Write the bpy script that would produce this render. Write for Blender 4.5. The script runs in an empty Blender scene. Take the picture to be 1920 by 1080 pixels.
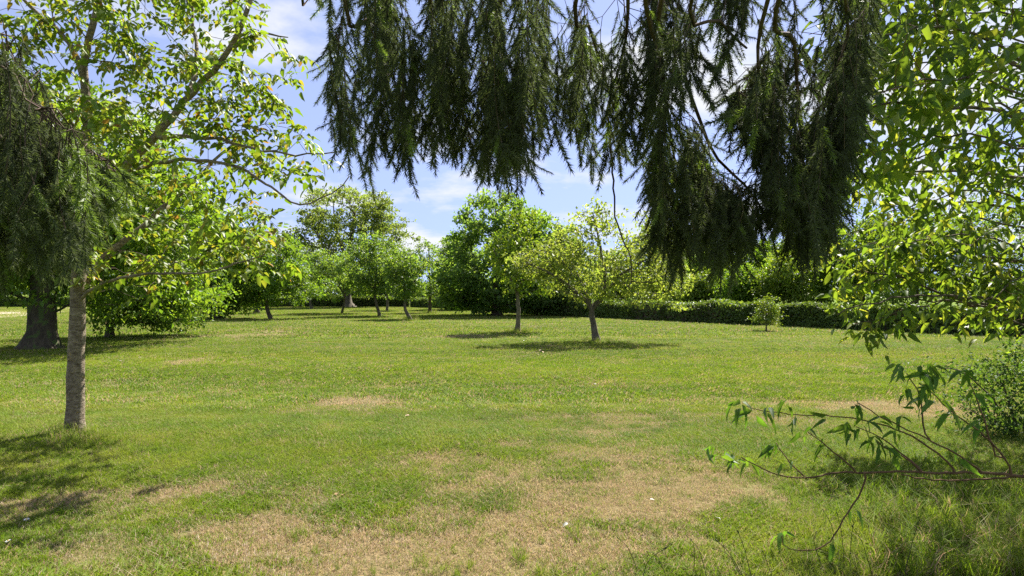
import bpy, math, random
import numpy as np
from mathutils import Vector, Matrix

# ------------------------------------------------------------------ camera, sky, sun, exposure
SC = bpy.context.scene
COL = SC.collection
F, HZ, EYE = 1251.0, 550.0, 1.6            # focal length and horizon of the photograph (1920 wide), eye height in metres
cam_d = bpy.data.cameras.new('camera')
cam_d.sensor_width = 36.0
cam_d.lens = 36.0 * F / 1920.0
cam_d.shift_y = (HZ - 540.0) / 1920.0
cam_d.clip_start, cam_d.clip_end = 0.05, 3000.0
cam = bpy.data.objects.new('camera', cam_d); COL.objects.link(cam)
cam.location = (0, 0, EYE); cam.rotation_euler = (math.radians(90), 0, 0)
SC.camera = cam

SUN_EL, SUN_AZ = math.radians(49), math.radians(27)      # azimuth to the right of the view direction
SDIR = Vector((math.sin(SUN_AZ) * math.cos(SUN_EL), math.cos(SUN_AZ) * math.cos(SUN_EL), math.sin(SUN_EL)))
world = bpy.data.worlds.new('World'); SC.world = world; world.use_nodes = True
nt = world.node_tree; nt.nodes.clear()
def wn(t, **k):
    n = nt.nodes.new(t)
    for a, b in k.items(): setattr(n, a, b)
    return n
out = wn('ShaderNodeOutputWorld'); bg = wn('ShaderNodeBackground'); bg.inputs['Strength'].default_value = 0.070
sky = wn('ShaderNodeTexSky', sky_type='NISHITA', sun_disc=False)
sky.sun_elevation, sky.sun_rotation = SUN_EL, SUN_AZ
sky.air_density, sky.dust_density, sky.ozone_density = 1.0, 0.1, 2.4; sky.altitude = 200
tc = wn('ShaderNodeTexCoord'); sep = wn('ShaderNodeSeparateXYZ')
nt.links.new(tc.outputs['Generated'], sep.inputs[0])
skz = wn('ShaderNodeMath', operation='MULTIPLY_ADD', use_clamp=False); skz.inputs[1].default_value = 0.72; skz.inputs[2].default_value = 0.30   # clear air: little whitening low down
skv = wn('ShaderNodeCombineXYZ')
zadd = wn('ShaderNodeMath', operation='ADD'); zadd.inputs[1].default_value = 0.20
zmax = wn('ShaderNodeMath', operation='MAXIMUM'); zmax.inputs[1].default_value = 0.0
nt.links.new(sep.outputs['Z'], skz.inputs[0]); nt.links.new(sep.outputs['X'], skv.inputs[0]); nt.links.new(sep.outputs['Y'], skv.inputs[1]); nt.links.new(skz.outputs[0], skv.inputs[2])
skn = wn('ShaderNodeVectorMath', operation='NORMALIZE'); nt.links.new(skv.outputs[0], skn.inputs[0]); nt.links.new(skn.outputs[0], sky.inputs['Vector']); nt.links.new(sep.outputs['Z'], zmax.inputs[0]); nt.links.new(zmax.outputs[0], zadd.inputs[0])
dx = wn('ShaderNodeMath', operation='DIVIDE'); dy = wn('ShaderNodeMath', operation='DIVIDE')
nt.links.new(sep.outputs['X'], dx.inputs[0]); nt.links.new(zadd.outputs[0], dx.inputs[1])
nt.links.new(sep.outputs['Y'], dy.inputs[0]); nt.links.new(zadd.outputs[0], dy.inputs[1])
comb = wn('ShaderNodeCombineXYZ')
nt.links.new(dx.outputs[0], comb.inputs[0]); nt.links.new(dy.outputs[0], comb.inputs[1])
cmap = wn('ShaderNodeMapping'); cmap.inputs['Location'].default_value = (6, 21, 5)
nt.links.new(comb.outputs[0], cmap.inputs[0])
cn = wn('ShaderNodeTexNoise'); cn.inputs['Scale'].default_value = 1.6; cn.inputs['Detail'].default_value = 9; cn.inputs['Roughness'].default_value = 0.56
nt.links.new(cmap.outputs[0], cn.inputs['Vector'])
cr = wn('ShaderNodeValToRGB'); cr.color_ramp.elements[0].position = 0.50; cr.color_ramp.elements[1].position = 0.62
cr.color_ramp.elements[0].color = (0, 0, 0, 1); cr.color_ramp.elements[1].color = (1, 1, 1, 1)
nt.links.new(cn.outputs['Fac'], cr.inputs[0])
veil = wn('ShaderNodeMath', operation='MULTIPLY_ADD'); veil.inputs[1].default_value = 0.80; veil.inputs[2].default_value = 0.17   # thin high cloud everywhere
nt.links.new(cr.outputs[0], veil.inputs[0])
cmix = wn('ShaderNodeMix', data_type='RGBA'); cmix.inputs['B'].default_value = (4.5, 4.6, 4.8, 1)
nt.links.new(veil.outputs[0], cmix.inputs['Factor']); 
tint = wn('ShaderNodeMix', data_type='RGBA', blend_type='MULTIPLY'); tint.inputs['Factor'].default_value = 1; tint.inputs['B'].default_value = (1.05, 0.89, 0.98, 1)
nt.links.new(sky.outputs[0], tint.inputs['A']); nt.links.new(tint.outputs['Result'], cmix.inputs['A'])
nt.links.new(cmix.outputs['Result'], bg.inputs['Color']); nt.links.new(bg.outputs[0], out.inputs[0])

sun_d = bpy.data.lights.new('sun', 'SUN'); sun_d.energy = 5.0; sun_d.angle = math.radians(0.5); sun_d.color = (1.0, 0.95, 0.86)
sun = bpy.data.objects.new('sun', sun_d); COL.objects.link(sun)
sun.rotation_euler = SDIR.to_track_quat('Z', 'Y').to_euler(); sun.location = SDIR * 60
SC.view_settings.view_transform = 'Standard'; SC.view_settings.look = 'None'
SC.view_settings.exposure = 1.62; SC.view_settings.gamma = 1.0; SC.view_settings.use_curve_mapping = False
SC.render.engine = 'CYCLES'
SC.cycles.max_bounces = 10; SC.cycles.diffuse_bounces = 7; SC.cycles.transmission_bounces = 8; SC.cycles.glossy_bounces = 2
SC.cycles.use_denoising = False
SC.cycles.sample_clamp_indirect = 6.0

# ------------------------------------------------------------------ helpers
def R(seed): return np.random.default_rng(seed)
def nrm(v): return v / np.maximum(np.linalg.norm(v, axis=-1, keepdims=True), 1e-9)

def vnoise(x, y, seed=0):
    x = np.asarray(x, float); y = np.asarray(y, float)
    xi = np.floor(x).astype(np.int64); yi = np.floor(y).astype(np.int64); fx = x - xi; fy = y - yi
    fx = fx * fx * (3 - 2 * fx); fy = fy * fy * (3 - 2 * fy)
    def h(a, b):
        n = (a * 374761393 + b * 668265263 + seed * 1442695041) & 0x7fffffff
        n = ((n ^ (n >> 13)) * 1274126177) & 0x7fffffff
        return ((n ^ (n >> 16)) & 0xffff) / 65535.0
    return (h(xi, yi) * (1 - fx) + h(xi + 1, yi) * fx) * (1 - fy) + (h(xi, yi + 1) * (1 - fx) + h(xi + 1, yi + 1) * fx) * fy
def fbm(x, y, seed=0, oct=4):
    s = 0; a = 1; t = 0
    for o in range(oct):
        s = s + a * vnoise(np.asarray(x) * 2 ** o + 17.3 * o, np.asarray(y) * 2 ** o - 9.1 * o, seed + o); t += a; a *= 0.55
    return s / t

def gz(x, y):                               # gentle swells of the lawn
    x = np.asarray(x, float); y = np.asarray(y, float)
    k = np.clip((y - 5) / 12, 0, 1)
    return k * 0.22 * (fbm(x * 0.07 + 3, y * 0.07, 5, 2) - 0.5) + 0.03 * (fbm(x * 0.5, y * 0.5, 9, 2) - 0.5)
def P(px, py, d): return np.array([(px - 960) / F * d, d, EYE + (HZ - py) / F * d])
def G(px, py):                              # the point of the ground seen at a pixel of the photograph
    d = EYE * F / (py - HZ)
    for _ in range(6): d = 0.5 * d + 0.5 * (EYE - float(gz((px - 960) / F * d, d))) * F / (py - HZ)
    x = (px - 960) / F * d
    return np.array([x, d, float(gz(x, d))])

def new_mesh(name, V, faces, smooth=False):
    """faces: list of (n,k) index arrays"""
    me = bpy.data.meshes.new(name)
    V = np.asarray(V, np.float32).reshape(-1, 3)
    fs = [np.asarray(f, np.int32) for f in faces if len(f)]
    loops = np.concatenate([f.ravel() for f in fs])
    tot = np.concatenate([np.full(len(f), f.shape[1], np.int32) for f in fs])
    start = np.concatenate([[0], np.cumsum(tot)[:-1]]).astype(np.int32)
    me.vertices.add(len(V)); me.vertices.foreach_set('co', V.ravel())
    me.loops.add(len(loops)); me.loops.foreach_set('vertex_index', loops)
    me.polygons.add(len(tot)); me.polygons.foreach_set('loop_start', start)
    try: me.polygons.foreach_set('loop_total', tot)
    except Exception: pass
    me.polygons.foreach_set('use_smooth', np.full(len(tot), smooth, bool))
    me.update(calc_edges=True)
    return me
def link(name, me, mat=None, parent=None, kind=None, label=None):
    o = bpy.data.objects.new(name, me); COL.objects.link(o)
    if mat is not None and not me.materials: me.materials.append(mat)
    if parent is not None:
        o.parent = parent; o.matrix_parent_inverse = Matrix.Translation(parent.location).inverted() if parent.type == 'EMPTY' else Matrix.Identity(4)
    if kind: o['kind'] = kind
    if label: o['label'] = label
    return o
def thing(name, label, cat, base, group=None):
    o = bpy.data.objects.new(name, None); COL.objects.link(o); o.location = tuple(base); o.empty_display_size = 0.2
    o['label'] = label; o['category'] = cat
    if group: o['group'] = group
    return o
def tag(o, label, cat, group=None):
    o['label'] = label; o['category'] = cat
    if group: o['group'] = group
    return o

class MB:                                   # collects vertices and faces of several shapes
    def __init__(s): s.V = []; s.F = []; s.n = 0
    def add(s, V, faces):
        V = np.asarray(V, float).reshape(-1, 3)
        s.V.append(V)
        for f in faces:
            if len(f): s.F.append(np.asarray(f) + s.n)
        s.n += len(V)
    def tube(s, pts, rad, k=6, tip=True):
        pts = np.asarray(pts, float); rad = np.asarray(rad, float); n = len(pts)
        t = np.gradient(pts, axis=0); t = nrm(t)
        ref = np.array([0.31, 0.87, 0.38]) if abs(t[0, 2]) > 0.6 else np.array([0.1, 0.15, 1.0])
        u = nrm(np.cross(t, ref)); w = np.cross(t, u)
        a = np.arange(k) * 2 * math.pi / k
        V = pts[:, None] + rad[:, None, None] * (np.cos(a)[None, :, None] * u[:, None] + np.sin(a)[None, :, None] * w[:, None])
        i = np.arange(n - 1)[:, None] * k; j = np.arange(k)[None]; j2 = (j + 1) % k
        q = np.stack([i + j, i + j2, i + k + j2, i + k + j], -1).reshape(-1, 4)
        V = V.reshape(-1, 3); faces = [q]
        if tip:
            V = np.vstack([V, pts[-1] + t[-1] * rad[-1]]); b = (n - 1) * k; jj = np.arange(k)
            faces.append(np.stack([b + jj, b + (jj + 1) % k, np.full(k, n * k)], -1))
        s.add(V, faces)
    def mesh(s, name, smooth=False):
        by = {}
        for f in s.F: by.setdefault(f.shape[1], []).append(f)
        return new_mesh(name, np.vstack(s.V), [np.vstack(v) for v in by.values()], smooth)

# leaf outlines: x across (+-0.5), y along (0..1), z out of the blade
DIAMOND = (np.array([[0, 0, 0], [.5, .42, .1], [0, 1, -.05], [-.5, .42, .1]], float), [np.array([[0, 1, 2, 3]])])
def leaf_shape(droop=0.25, fold=0.12, stalk=0.08, wide=0.40):
    ys = [0, stalk, wide, 0.72, 1.0]; zz = [0, 0.01, -droop * wide ** 2, -droop * 0.72 ** 2, -droop]
    m = [[0, y, z] for y, z in zip(ys, zz)]
    e = [(0.5, wide - .08), (0.36, 0.72)]
    V = m + [[e[0][0], e[0][1], zz[2] + fold], [e[1][0], .72, zz[3] + fold * .7], [-e[0][0], e[0][1], zz[2] + fold], [-e[1][0], .72, zz[3] + fold * .7]]
    V.append([0.012, 0, 0.01])
    T = [[1, 5, 2], [2, 6, 3], [3, 6, 4], [1, 2, 7], [2, 3, 8], [3, 4, 8], [0, 9, 1]]
    Q = [[2, 5, 6, 3][0:3], [2, 7, 8][0:3]]
    T = [[1, 5, 2], [2, 5, 6], [2, 6, 3], [3, 6, 4], [1, 2, 7], [2, 8, 7], [2, 3, 8], [3, 4, 8], [0, 9, 1]]
    return (np.array(V, float), [np.array(T)])
LEAF_A, LEAF_B, LEAF_C = leaf_shape(.2, .10), leaf_shape(.4, .16), leaf_shape(.55, .08, .1, .34)

def frames(D, N):
    D = nrm(D); S = nrm(np.cross(D, N)); N = np.cross(S, D); return S, D, N
def place(proto, C, D, N, L, W):
    S, D, N = frames(D, N); v, fl = proto
    L = np.broadcast_to(np.asarray(L, float), (len(C),)); W = np.broadcast_to(np.asarray(W, float), (len(C),))
    V = C[:, None] + S[:, None] * (W[:, None] * v[:, 0])[..., None] + D[:, None] * (L[:, None] * v[:, 1])[..., None] + N[:, None] * (L[:, None] * v[:, 2])[..., None]
    off = np.arange(len(C))[:, None, None] * len(v)
    return V.reshape(-1, 3), [(f[None] + off).reshape(-1, f.shape[1]) for f in fl]
def matrices(C, D, N, L, W):
    S, D, N = frames(D, N); out = []
    L = np.broadcast_to(np.asarray(L, float), (len(C),)); W = np.broadcast_to(np.asarray(W, float), (len(C),))
    for i in range(len(C)):
        m = Matrix.Identity(4)
        for r in range(3):
            m[r][0] = S[i, r] * W[i]; m[r][1] = D[i, r] * L[i]; m[r][2] = N[i, r] * L[i]; m[r][3] = C[i, r]
        out.append(m)
    return out

# ------------------------------------------------------------------ materials
def mat_new(name):
    m = bpy.data.materials.new(name); m.use_nodes = True; n = m.node_tree; n.nodes.clear()
    def N(t, **k):
        o = n.nodes.new(t)
        for a, b in k.items(): setattr(o, a, b)
        return o
    return m, N, (lambda a, b: n.links.new(a, b))
def ramp(N, stops, interp='LINEAR'):
    r = N('ShaderNodeValToRGB'); e = r.color_ramp.elements; r.color_ramp.interpolation = interp
    while len(e) < len(stops): e.new(0.5)
    for i, (p, c) in enumerate(stops): e[i].position = p; e[i].color = (*c, 1)
    return r
def leaf_mat(name, stops, transl=0.42, tint=(1.25, 1.15, 0.45), rough=0.5, spec=0.35, patch=0.9, pstr=0.35):
    m, N, L = mat_new(name)
    geo = N('ShaderNodeNewGeometry'); oi = N('ShaderNodeObjectInfo')
    ad = N('ShaderNodeMath', operation='ADD'); fr = N('ShaderNodeMath', operation='FRACT')
    L(geo.outputs['Random Per Island'], ad.inputs[0]); L(oi.outputs['Random'], ad.inputs[1]); L(ad.outputs[0], fr.inputs[0])
    r = ramp(N, stops); L(fr.outputs[0], r.inputs[0])
    no = N('ShaderNodeTexNoise'); no.inputs['Scale'].default_value = patch; no.inputs['Detail'].default_value = 2
    L(geo.outputs['Position'], no.inputs['Vector'])
    mr = N('ShaderNodeMapRange'); mr.inputs['From Min'].default_value = .3; mr.inputs['From Max'].default_value = .7
    mr.inputs['To Min'].default_value = 1 - pstr; mr.inputs['To Max'].default_value = 1 + pstr
    L(no.outputs['Fac'], mr.inputs['Value'])
    hs = N('ShaderNodeHueSaturation'); L(r.outputs[0], hs.inputs['Color']); L(mr.outputs[0], hs.inputs['Value'])
    bs = N('ShaderNodeBsdfPrincipled'); bs.inputs['Roughness'].default_value = rough; bs.inputs['Specular IOR Level'].default_value = spec
    L(hs.outputs[0], bs.inputs['Base Color'])
    mu = N('ShaderNodeMix', data_type='RGBA', blend_type='MULTIPLY'); mu.inputs['Factor'].default_value = 1; mu.inputs['B'].default_value = (*[min(t * 1.6, 3) for t in tint], 1)
    L(hs.outputs[0], mu.inputs['A'])
    tr = N('ShaderNodeBsdfTranslucent'); L(mu.outputs['Result'], tr.inputs['Color'])
    mx = N('ShaderNodeMixShader'); mx.inputs[0].default_value = transl
    L(bs.outputs[0], mx.inputs[1]); L(tr.outputs[0], mx.inputs[2])
    o = N('ShaderNodeOutputMaterial'); L(mx.outputs[0], o.inputs[0])
    return m
def bark_mat(name, a, b, scale=14, stretch=0.25, bump=0.5, lichen=None, lam=0.55):
    m, N, L = mat_new(name)
    t = N('ShaderNodeTexCoord'); mp = N('ShaderNodeMapping'); mp.inputs['Scale'].default_value = (1, 1, stretch)
    L(t.outputs['Object'], mp.inputs[0])
    no = N('ShaderNodeTexNoise'); no.inputs['Scale'].default_value = scale; no.inputs['Detail'].default_value = 8; no.inputs['Roughness'].default_value = .65
    L(mp.outputs[0], no.inputs['Vector'])
    r = ramp(N, [(.32, a), (.68, b)]); L(no.outputs['Fac'], r.inputs[0]); col = r.outputs[0]
    if lichen:
        n2 = N('ShaderNodeTexNoise'); n2.inputs['Scale'].default_value = 5.5; n2.inputs['Detail'].default_value = 6
        L(t.outputs['Object'], n2.inputs['Vector'])
        r2 = ramp(N, [(lam, (0, 0, 0)), (lam + .06, (1, 1, 1))]); L(n2.outputs['Fac'], r2.inputs[0])
        mx = N('ShaderNodeMix', data_type='RGBA'); mx.inputs['B'].default_value = (*lichen, 1)
        L(r2.outputs[0], mx.inputs['Factor']); L(col, mx.inputs['A']); col = mx.outputs['Result']
    bs = N('ShaderNodeBsdfPrincipled'); bs.inputs['Roughness'].default_value = .9; bs.inputs['Specular IOR Level'].default_value = .2
    L(col, bs.inputs['Base Color'])
    bu = N('ShaderNodeBump'); bu.inputs['Strength'].default_value = bump; bu.inputs['Distance'].default_value = .03
    L(no.outputs['Fac'], bu.inputs['Height']); L(bu.outputs[0], bs.inputs['Normal'])
    o = N('ShaderNodeOutputMaterial'); L(bs.outputs[0], o.inputs[0])
    return m

GREEN = (0.062, 0.125, 0.020)
M = {}
M['walnut'] = leaf_mat('walnut_leaf', [(0, (.085, .14, .014)), (.5, (.13, .19, .022)), (.84, (.18, .20, .028)), (.965, (.22, .18, .03)), (1, (.22, .11, .035))], .48, (1.05, 1.08, .5), patch=1.6)
M['oak'] = leaf_mat('olive_leaf', [(0, (.10, .15, .035)), (.5, (.14, .19, .048)), (1, (.185, .215, .06))], .50, (1.15, 1.12, .5), patch=.5)
M['fresh'] = leaf_mat('fresh_leaf', [(0, (.07, .14, .018)), (.5, (.105, .185, .022)), (1, (.145, .215, .03))], .48, patch=.5)
M['orchard'] = leaf_mat('orchard_leaf', [(0, (.07, .135, .025)), (.5, (.10, .17, .034)), (1, (.145, .20, .05))], .52, patch=.6)
M['dark'] = leaf_mat('dark_leaf', [(0, (.085, .155, .042)), (.6, (.12, .205, .052)), (1, (.165, .24, .06))], .58, patch=.5)
M['yellow'] = leaf_mat('young_leaf', [(0, (.08, .145, .018)), (.5, (.12, .19, .022)), (1, (.165, .21, .03))], .42, patch=.9)
M['blossom'] = leaf_mat('apple_leaf', [(0, (.12, .175, .035)), (.5, (.165, .215, .045)), (1, (.21, .235, .07))], .55, (1.15, 1.1, .5), patch=.8)
M['hedge'] = leaf_mat('hedge_leaf', [(0, (.055, .095, .022)), (.6, (.085, .14, .028)), (1, (.13, .18, .038))], .4, patch=.7)
M['right'] = leaf_mat('long_leaf', [(0, (.05, .095, .016)), (.4, (.082, .142, .020)), (.8, (.122, .186, .026)), (1, (.19, .215, .04))], .53, (1.3, 1.15, .45), rough=.5, spec=.4, patch=1.2)
M['peach'] = leaf_mat('twig_leaf', [(0, (.055, .125, .02)), (.5, (.075, .155, .022)), (1, (.105, .18, .03))], .44, rough=.55, spec=.3, patch=2)
M['bush'] = leaf_mat('small_leaf', [(0, (.04, .085, .018)), (.6, (.06, .12, .024)), (1, (.09, .15, .035))], .40, rough=.6, spec=.25, patch=2)
M['needle'] = leaf_mat('needle', [(0, (.05, .058, .034)), (.6, (.068, .08, .042)), (1, (.09, .115, .05))], .28, (1.1, 1.2, .6), rough=.75, spec=.12, patch=3)
M['needle_new'] = leaf_mat('new_needle', [(0, (.10, .145, .036)), (1, (.155, .205, .05))], .35, (1.1, 1.2, .5), rough=.5, patch=3)
M['far'] = leaf_mat('far_leaf', [(0, (.055, .10, .04)), (1, (.10, .14, .06))], .3, patch=.15)
M['bark_walnut'] = bark_mat('walnut_bark', (.085, .063, .041), (.32, .265, .19), 16, 2.2, 1.0, (.34, .24, .07), .62)
M['bark_grey'] = bark_mat('grey_bark', (.07, .058, .042), (.18, .155, .115), 12, .35, .6)
M['bark_brown'] = bark_mat('brown_bark', (.060, .045, .030), (.15, .12, .085), 12, .3, .7)
M['bark_moss'] = bark_mat('mossy_bark', (.035, .03, .02), (.095, .08, .052), 10, .3, .9, (.07, .10, .03), .55)
M['bark_spruce'] = bark_mat('spruce_bark', (.055, .038, .028), (.13, .095, .07), 22, .5, .7)
M['twig'] = bark_mat('reddish_twig', (.085, .050, .028), (.19, .115, .06), 30, .3, .4)

# ------------------------------------------------------------------ ground
DRY = [(1000, 895, 350, 85, .95), (760, 1030, 420, 60, .85), (1180, 830, 170, 45, .6), (330, 930, 200, 35, .6), (110, 940, 130, 30, .6),
       (480, 1000, 150, 40, .5), (680, 755, 120, 14, .55), (1230, 722, 180, 12, .45), (1760, 765, 110, 22, .9), (1560, 690, 150, 6, .4),
       (480, 625, 110, 8, .6), (345, 680, 25, 14, .7), (870, 632, 55, 5, .7), (1330, 900, 120, 50, .6), (1450, 800, 120, 20, .5),
       (300, 720, 150, 10, .3), (120, 1040, 150, 50, .45), (560, 690, 200, 12, .3), (1600, 760, 130, 15, .5), (950, 1150, 500, 90, .6), (420, 980, 520, 80, .12), (1150, 760, 300, 18, .3)]
DRYW = []
for cx, cy, rx, ry, am in DRY:
    c = G(cx, cy); DRYW.append((c[0], c[1], rx / F * c[1], c[1] ** 2 / (EYE * F) * ry, am))
def dryness(x, y):
    m = np.zeros_like(x)
    for cx, cy, sx, sy, am in DRYW: m = m + am * np.exp(-(((x - cx) / sx) ** 2 + ((y - cy) / sy) ** 2))
    v = np.minimum(m, 1.1) * 1.05 + (fbm(x * 1.9, y * 2.4, 21, 4) - .5) * 1.5 + (fbm(x * 7, y * 7, 25, 3) - .5) * 1.1 + (fbm(x * .3, y * .7, 33, 3) - .5) * 1.2
    v = np.clip((v - .06) / 1.0, 0, 1)
    return .88 * v * v * (3 - 2 * v)

def lawn_mat(name, blade):
    m, N, L = mat_new(name)
    geo = N('ShaderNodeNewGeometry')
    at = N('ShaderNodeAttribute', attribute_name='dry'); at.attribute_type = 'INSTANCER' if blade else 'GEOMETRY'
    def noise(s, d, src=None):
        n = N('ShaderNodeTexNoise'); n.inputs['Scale'].default_value = s; n.inputs['Detail'].default_value = d
        L(src or geo.outputs['Position'], n.inputs['Vector']); return n
    mp = N('ShaderNodeMapping'); mp.inputs['Scale'].default_value = (.10, .42, 1); mp.inputs['Rotation'].default_value = (0, 0, .22); L(geo.outputs['Position'], mp.inputs[0])
    big = noise(1.0, 3, mp.outputs[0]); mid = noise(1.7, 4); fine = noise(38, 5)
    if blade:
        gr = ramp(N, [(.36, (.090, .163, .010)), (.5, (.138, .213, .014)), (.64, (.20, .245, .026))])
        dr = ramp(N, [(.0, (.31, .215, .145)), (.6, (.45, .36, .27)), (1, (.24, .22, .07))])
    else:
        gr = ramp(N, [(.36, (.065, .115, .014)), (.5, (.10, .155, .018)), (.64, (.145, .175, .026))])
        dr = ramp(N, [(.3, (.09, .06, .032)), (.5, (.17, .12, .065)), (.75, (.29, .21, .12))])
    mixn = N('ShaderNodeMath', operation='MULTIPLY_ADD'); mixn.inputs[1].default_value = .5
    L(big.outputs['Fac'], mixn.inputs[0])
    hf = N('ShaderNodeMath', operation='MULTIPLY'); hf.inputs[1].default_value = .5; L(mid.outputs['Fac'], hf.inputs[0]); L(hf.outputs[0], mixn.inputs[2])
    L(mixn.outputs[0], gr.inputs[0])
    if blade: L(geo.outputs['Random Per Island'], dr.inputs[0])
    else: L(fine.outputs['Fac'], dr.inputs[0])
    mx = N('ShaderNodeMix', data_type='RGBA'); L(gr.outputs[0], mx.inputs['A']); L(dr.outputs[0], mx.inputs['B'])
    if blade:                                # single blades turn straw-coloured one by one
        gt = N('ShaderNodeMath', operation='MULTIPLY_ADD'); gt.inputs[1].default_value = 1.0
        sb = N('ShaderNodeMath', operation='SUBTRACT'); L(at.outputs['Fac'], sb.inputs[0]); L(geo.outputs['Random Per Island'], sb.inputs[1])
        mr = N('ShaderNodeMapRange'); mr.inputs['From Min'].default_value = -.12; mr.inputs['From Max'].default_value = .12; L(sb.outputs[0], mr.inputs['Value'])
        L(mr.outputs[0], mx.inputs['Factor'])
    else:
        mr = N('ShaderNodeMapRange'); mr.inputs['From Min'].default_value = 0; mr.inputs['From Max'].default_value = 1
        L(at.outputs['Fac'], mr.inputs['Value']); L(mr.outputs[0], mx.inputs['Factor'])
    bs = N('ShaderNodeBsdfPrincipled'); bs.inputs['Roughness'].default_value = .75 if blade else .95; bs.inputs['Specular IOR Level'].default_value = .25 if blade else .05
    L(mx.outputs['Result'], bs.inputs['Base Color'])
    o = N('ShaderNodeOutputMaterial')
    if blade:
        tr = N('ShaderNodeBsdfTranslucent'); mu = N('ShaderNodeMix', data_type='RGBA', blend_type='MULTIPLY'); mu.inputs['Factor'].default_value = 1
        mu.inputs['B'].default_value = (1.6, 1.5, 1.15, 1); L(mx.outputs['Result'], mu.inputs['A']); L(mu.outputs['Result'], tr.inputs['Color'])
        ms = N('ShaderNodeMixShader'); ms.inputs[0].default_value = .35; L(bs.outputs[0], ms.inputs[1]); L(tr.outputs[0], ms.inputs[2]); L(ms.outputs[0], o.inputs[0])
    else:
        b1 = N('ShaderNodeBump'); b1.inputs['Strength'].default_value = .7; b1.inputs['Distance'].default_value = .04; L(fine.outputs['Fac'], b1.inputs['Height'])
        L(b1.outputs[0], bs.inputs['Normal']); L(bs.outputs[0], o.inputs[0])
    return m
M['lawn'] = lawn_mat('lawn', False); M['blade'] = lawn_mat('grass_blade', True)

def axis_grid(fine0, fine1, step, far):
    a = list(np.arange(fine0, fine1, step)); s = step; x = a[-1]
    while x < far: s *= 1.35; x += s; a.append(x)
    s = step; x = a[0]
    while x > -far: s *= 1.35; x -= s; a.insert(0, x)
    return np.array(a)
gxs = axis_grid(-18, 18, .3, 1500); gys = axis_grid(-1, 40, .3, 1500)
GX, GY = np.meshgrid(gxs, gys); GZ = np.where((abs(GX) < 150) & (GY < 150), gz(GX, GY), 0)
nx = len(gxs); ii, jj = np.meshgrid(np.arange(len(gys) - 1), np.arange(nx - 1), indexing='ij')
q = np.stack([ii * nx + jj, ii * nx + jj + 1, (ii + 1) * nx + jj + 1, (ii + 1) * nx + jj], -1).reshape(-1, 4)
gm = new_mesh('ground', np.stack([GX, GY, GZ], -1).reshape(-1, 3), [q], True)
at = gm.attributes.new('dry', 'FLOAT', 'POINT'); at.data.foreach_set('value', dryness(GX.ravel(), GY.ravel()).astype(np.float32))
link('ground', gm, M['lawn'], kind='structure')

# gravel drive far on the left
m, N, L = mat_new('gravel'); geo = N('ShaderNodeNewGeometry'); no = N('ShaderNodeTexNoise'); no.inputs['Scale'].default_value = 6; no.inputs['Detail'].default_value = 8
L(geo.outputs['Position'], no.inputs['Vector']); r = ramp(N, [(.3, (.36, .28, .22)), (.7, (.58, .48, .40))]); L(no.outputs['Fac'], r.inputs[0])
bs = N('ShaderNodeBsdfPrincipled'); bs.inputs['Roughness'].default_value = .95; L(r.outputs[0], bs.inputs['Base Color']); o = N('ShaderNodeOutputMaterial'); L(bs.outputs[0], o.inputs[0]); M['gravel'] = m
mb = MB(); yy = np.linspace(22, 76, 40); V = []
for y in yy:
    c = -33.5 - (y - 40) * .35
    for e in (-6, -3.4, -1.2, 1.2 + .2 * math.sin(y)): V.append((c + e, y, float(gz(c + e, y)) + .03))
k = np.arange(39)[:, None] * 4 + np.arange(3)[None]
mb.add(V, [np.stack([k, k + 1, k + 5, k + 4], -1).reshape(-1, 4)]); link('gravel_drive', mb.mesh('gravel_drive', True), M['gravel'], kind='structure')

# ------------------------------------------------------------------ grass
def tuft(seed, n, rad, h0, h1, w, lean):
    r = R(seed); a = r.uniform(0, 6.283, n); q = rad * np.sqrt(r.uniform(0, 1, n))
    C = np.stack([q * np.cos(a), q * np.sin(a), np.full(n, -.004)], -1)
    D = np.stack([r.normal(0, lean, n), r.normal(0, lean, n), np.ones(n)], -1); D = nrm(D)
    hh = r.uniform(h0, h1, n); b = r.uniform(0, 6.283, n); S = np.stack([np.cos(b), np.sin(b), 0 * b], -1)
    B = np.stack([r.normal(0, .3, n), r.normal(0, .3, n), -.12 * np.ones(n)], -1)
    ww = w * r.uniform(.7, 1.3, n)[:, None]
    mid = C + D * (hh * .55)[:, None]; tip = C + D * hh[:, None] + B * hh[:, None]
    V = np.stack([C - S * ww / 2, C + S * ww / 2, mid + S * ww * .42, mid - S * ww * .42, tip], 1).reshape(-1, 3)
    k = np.arange(n)[:, None] * 5
    return new_mesh('grass_tuft', V, [k + np.array([[0, 1, 2, 3]]), k + np.array([[3, 2, 4]])])
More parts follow.
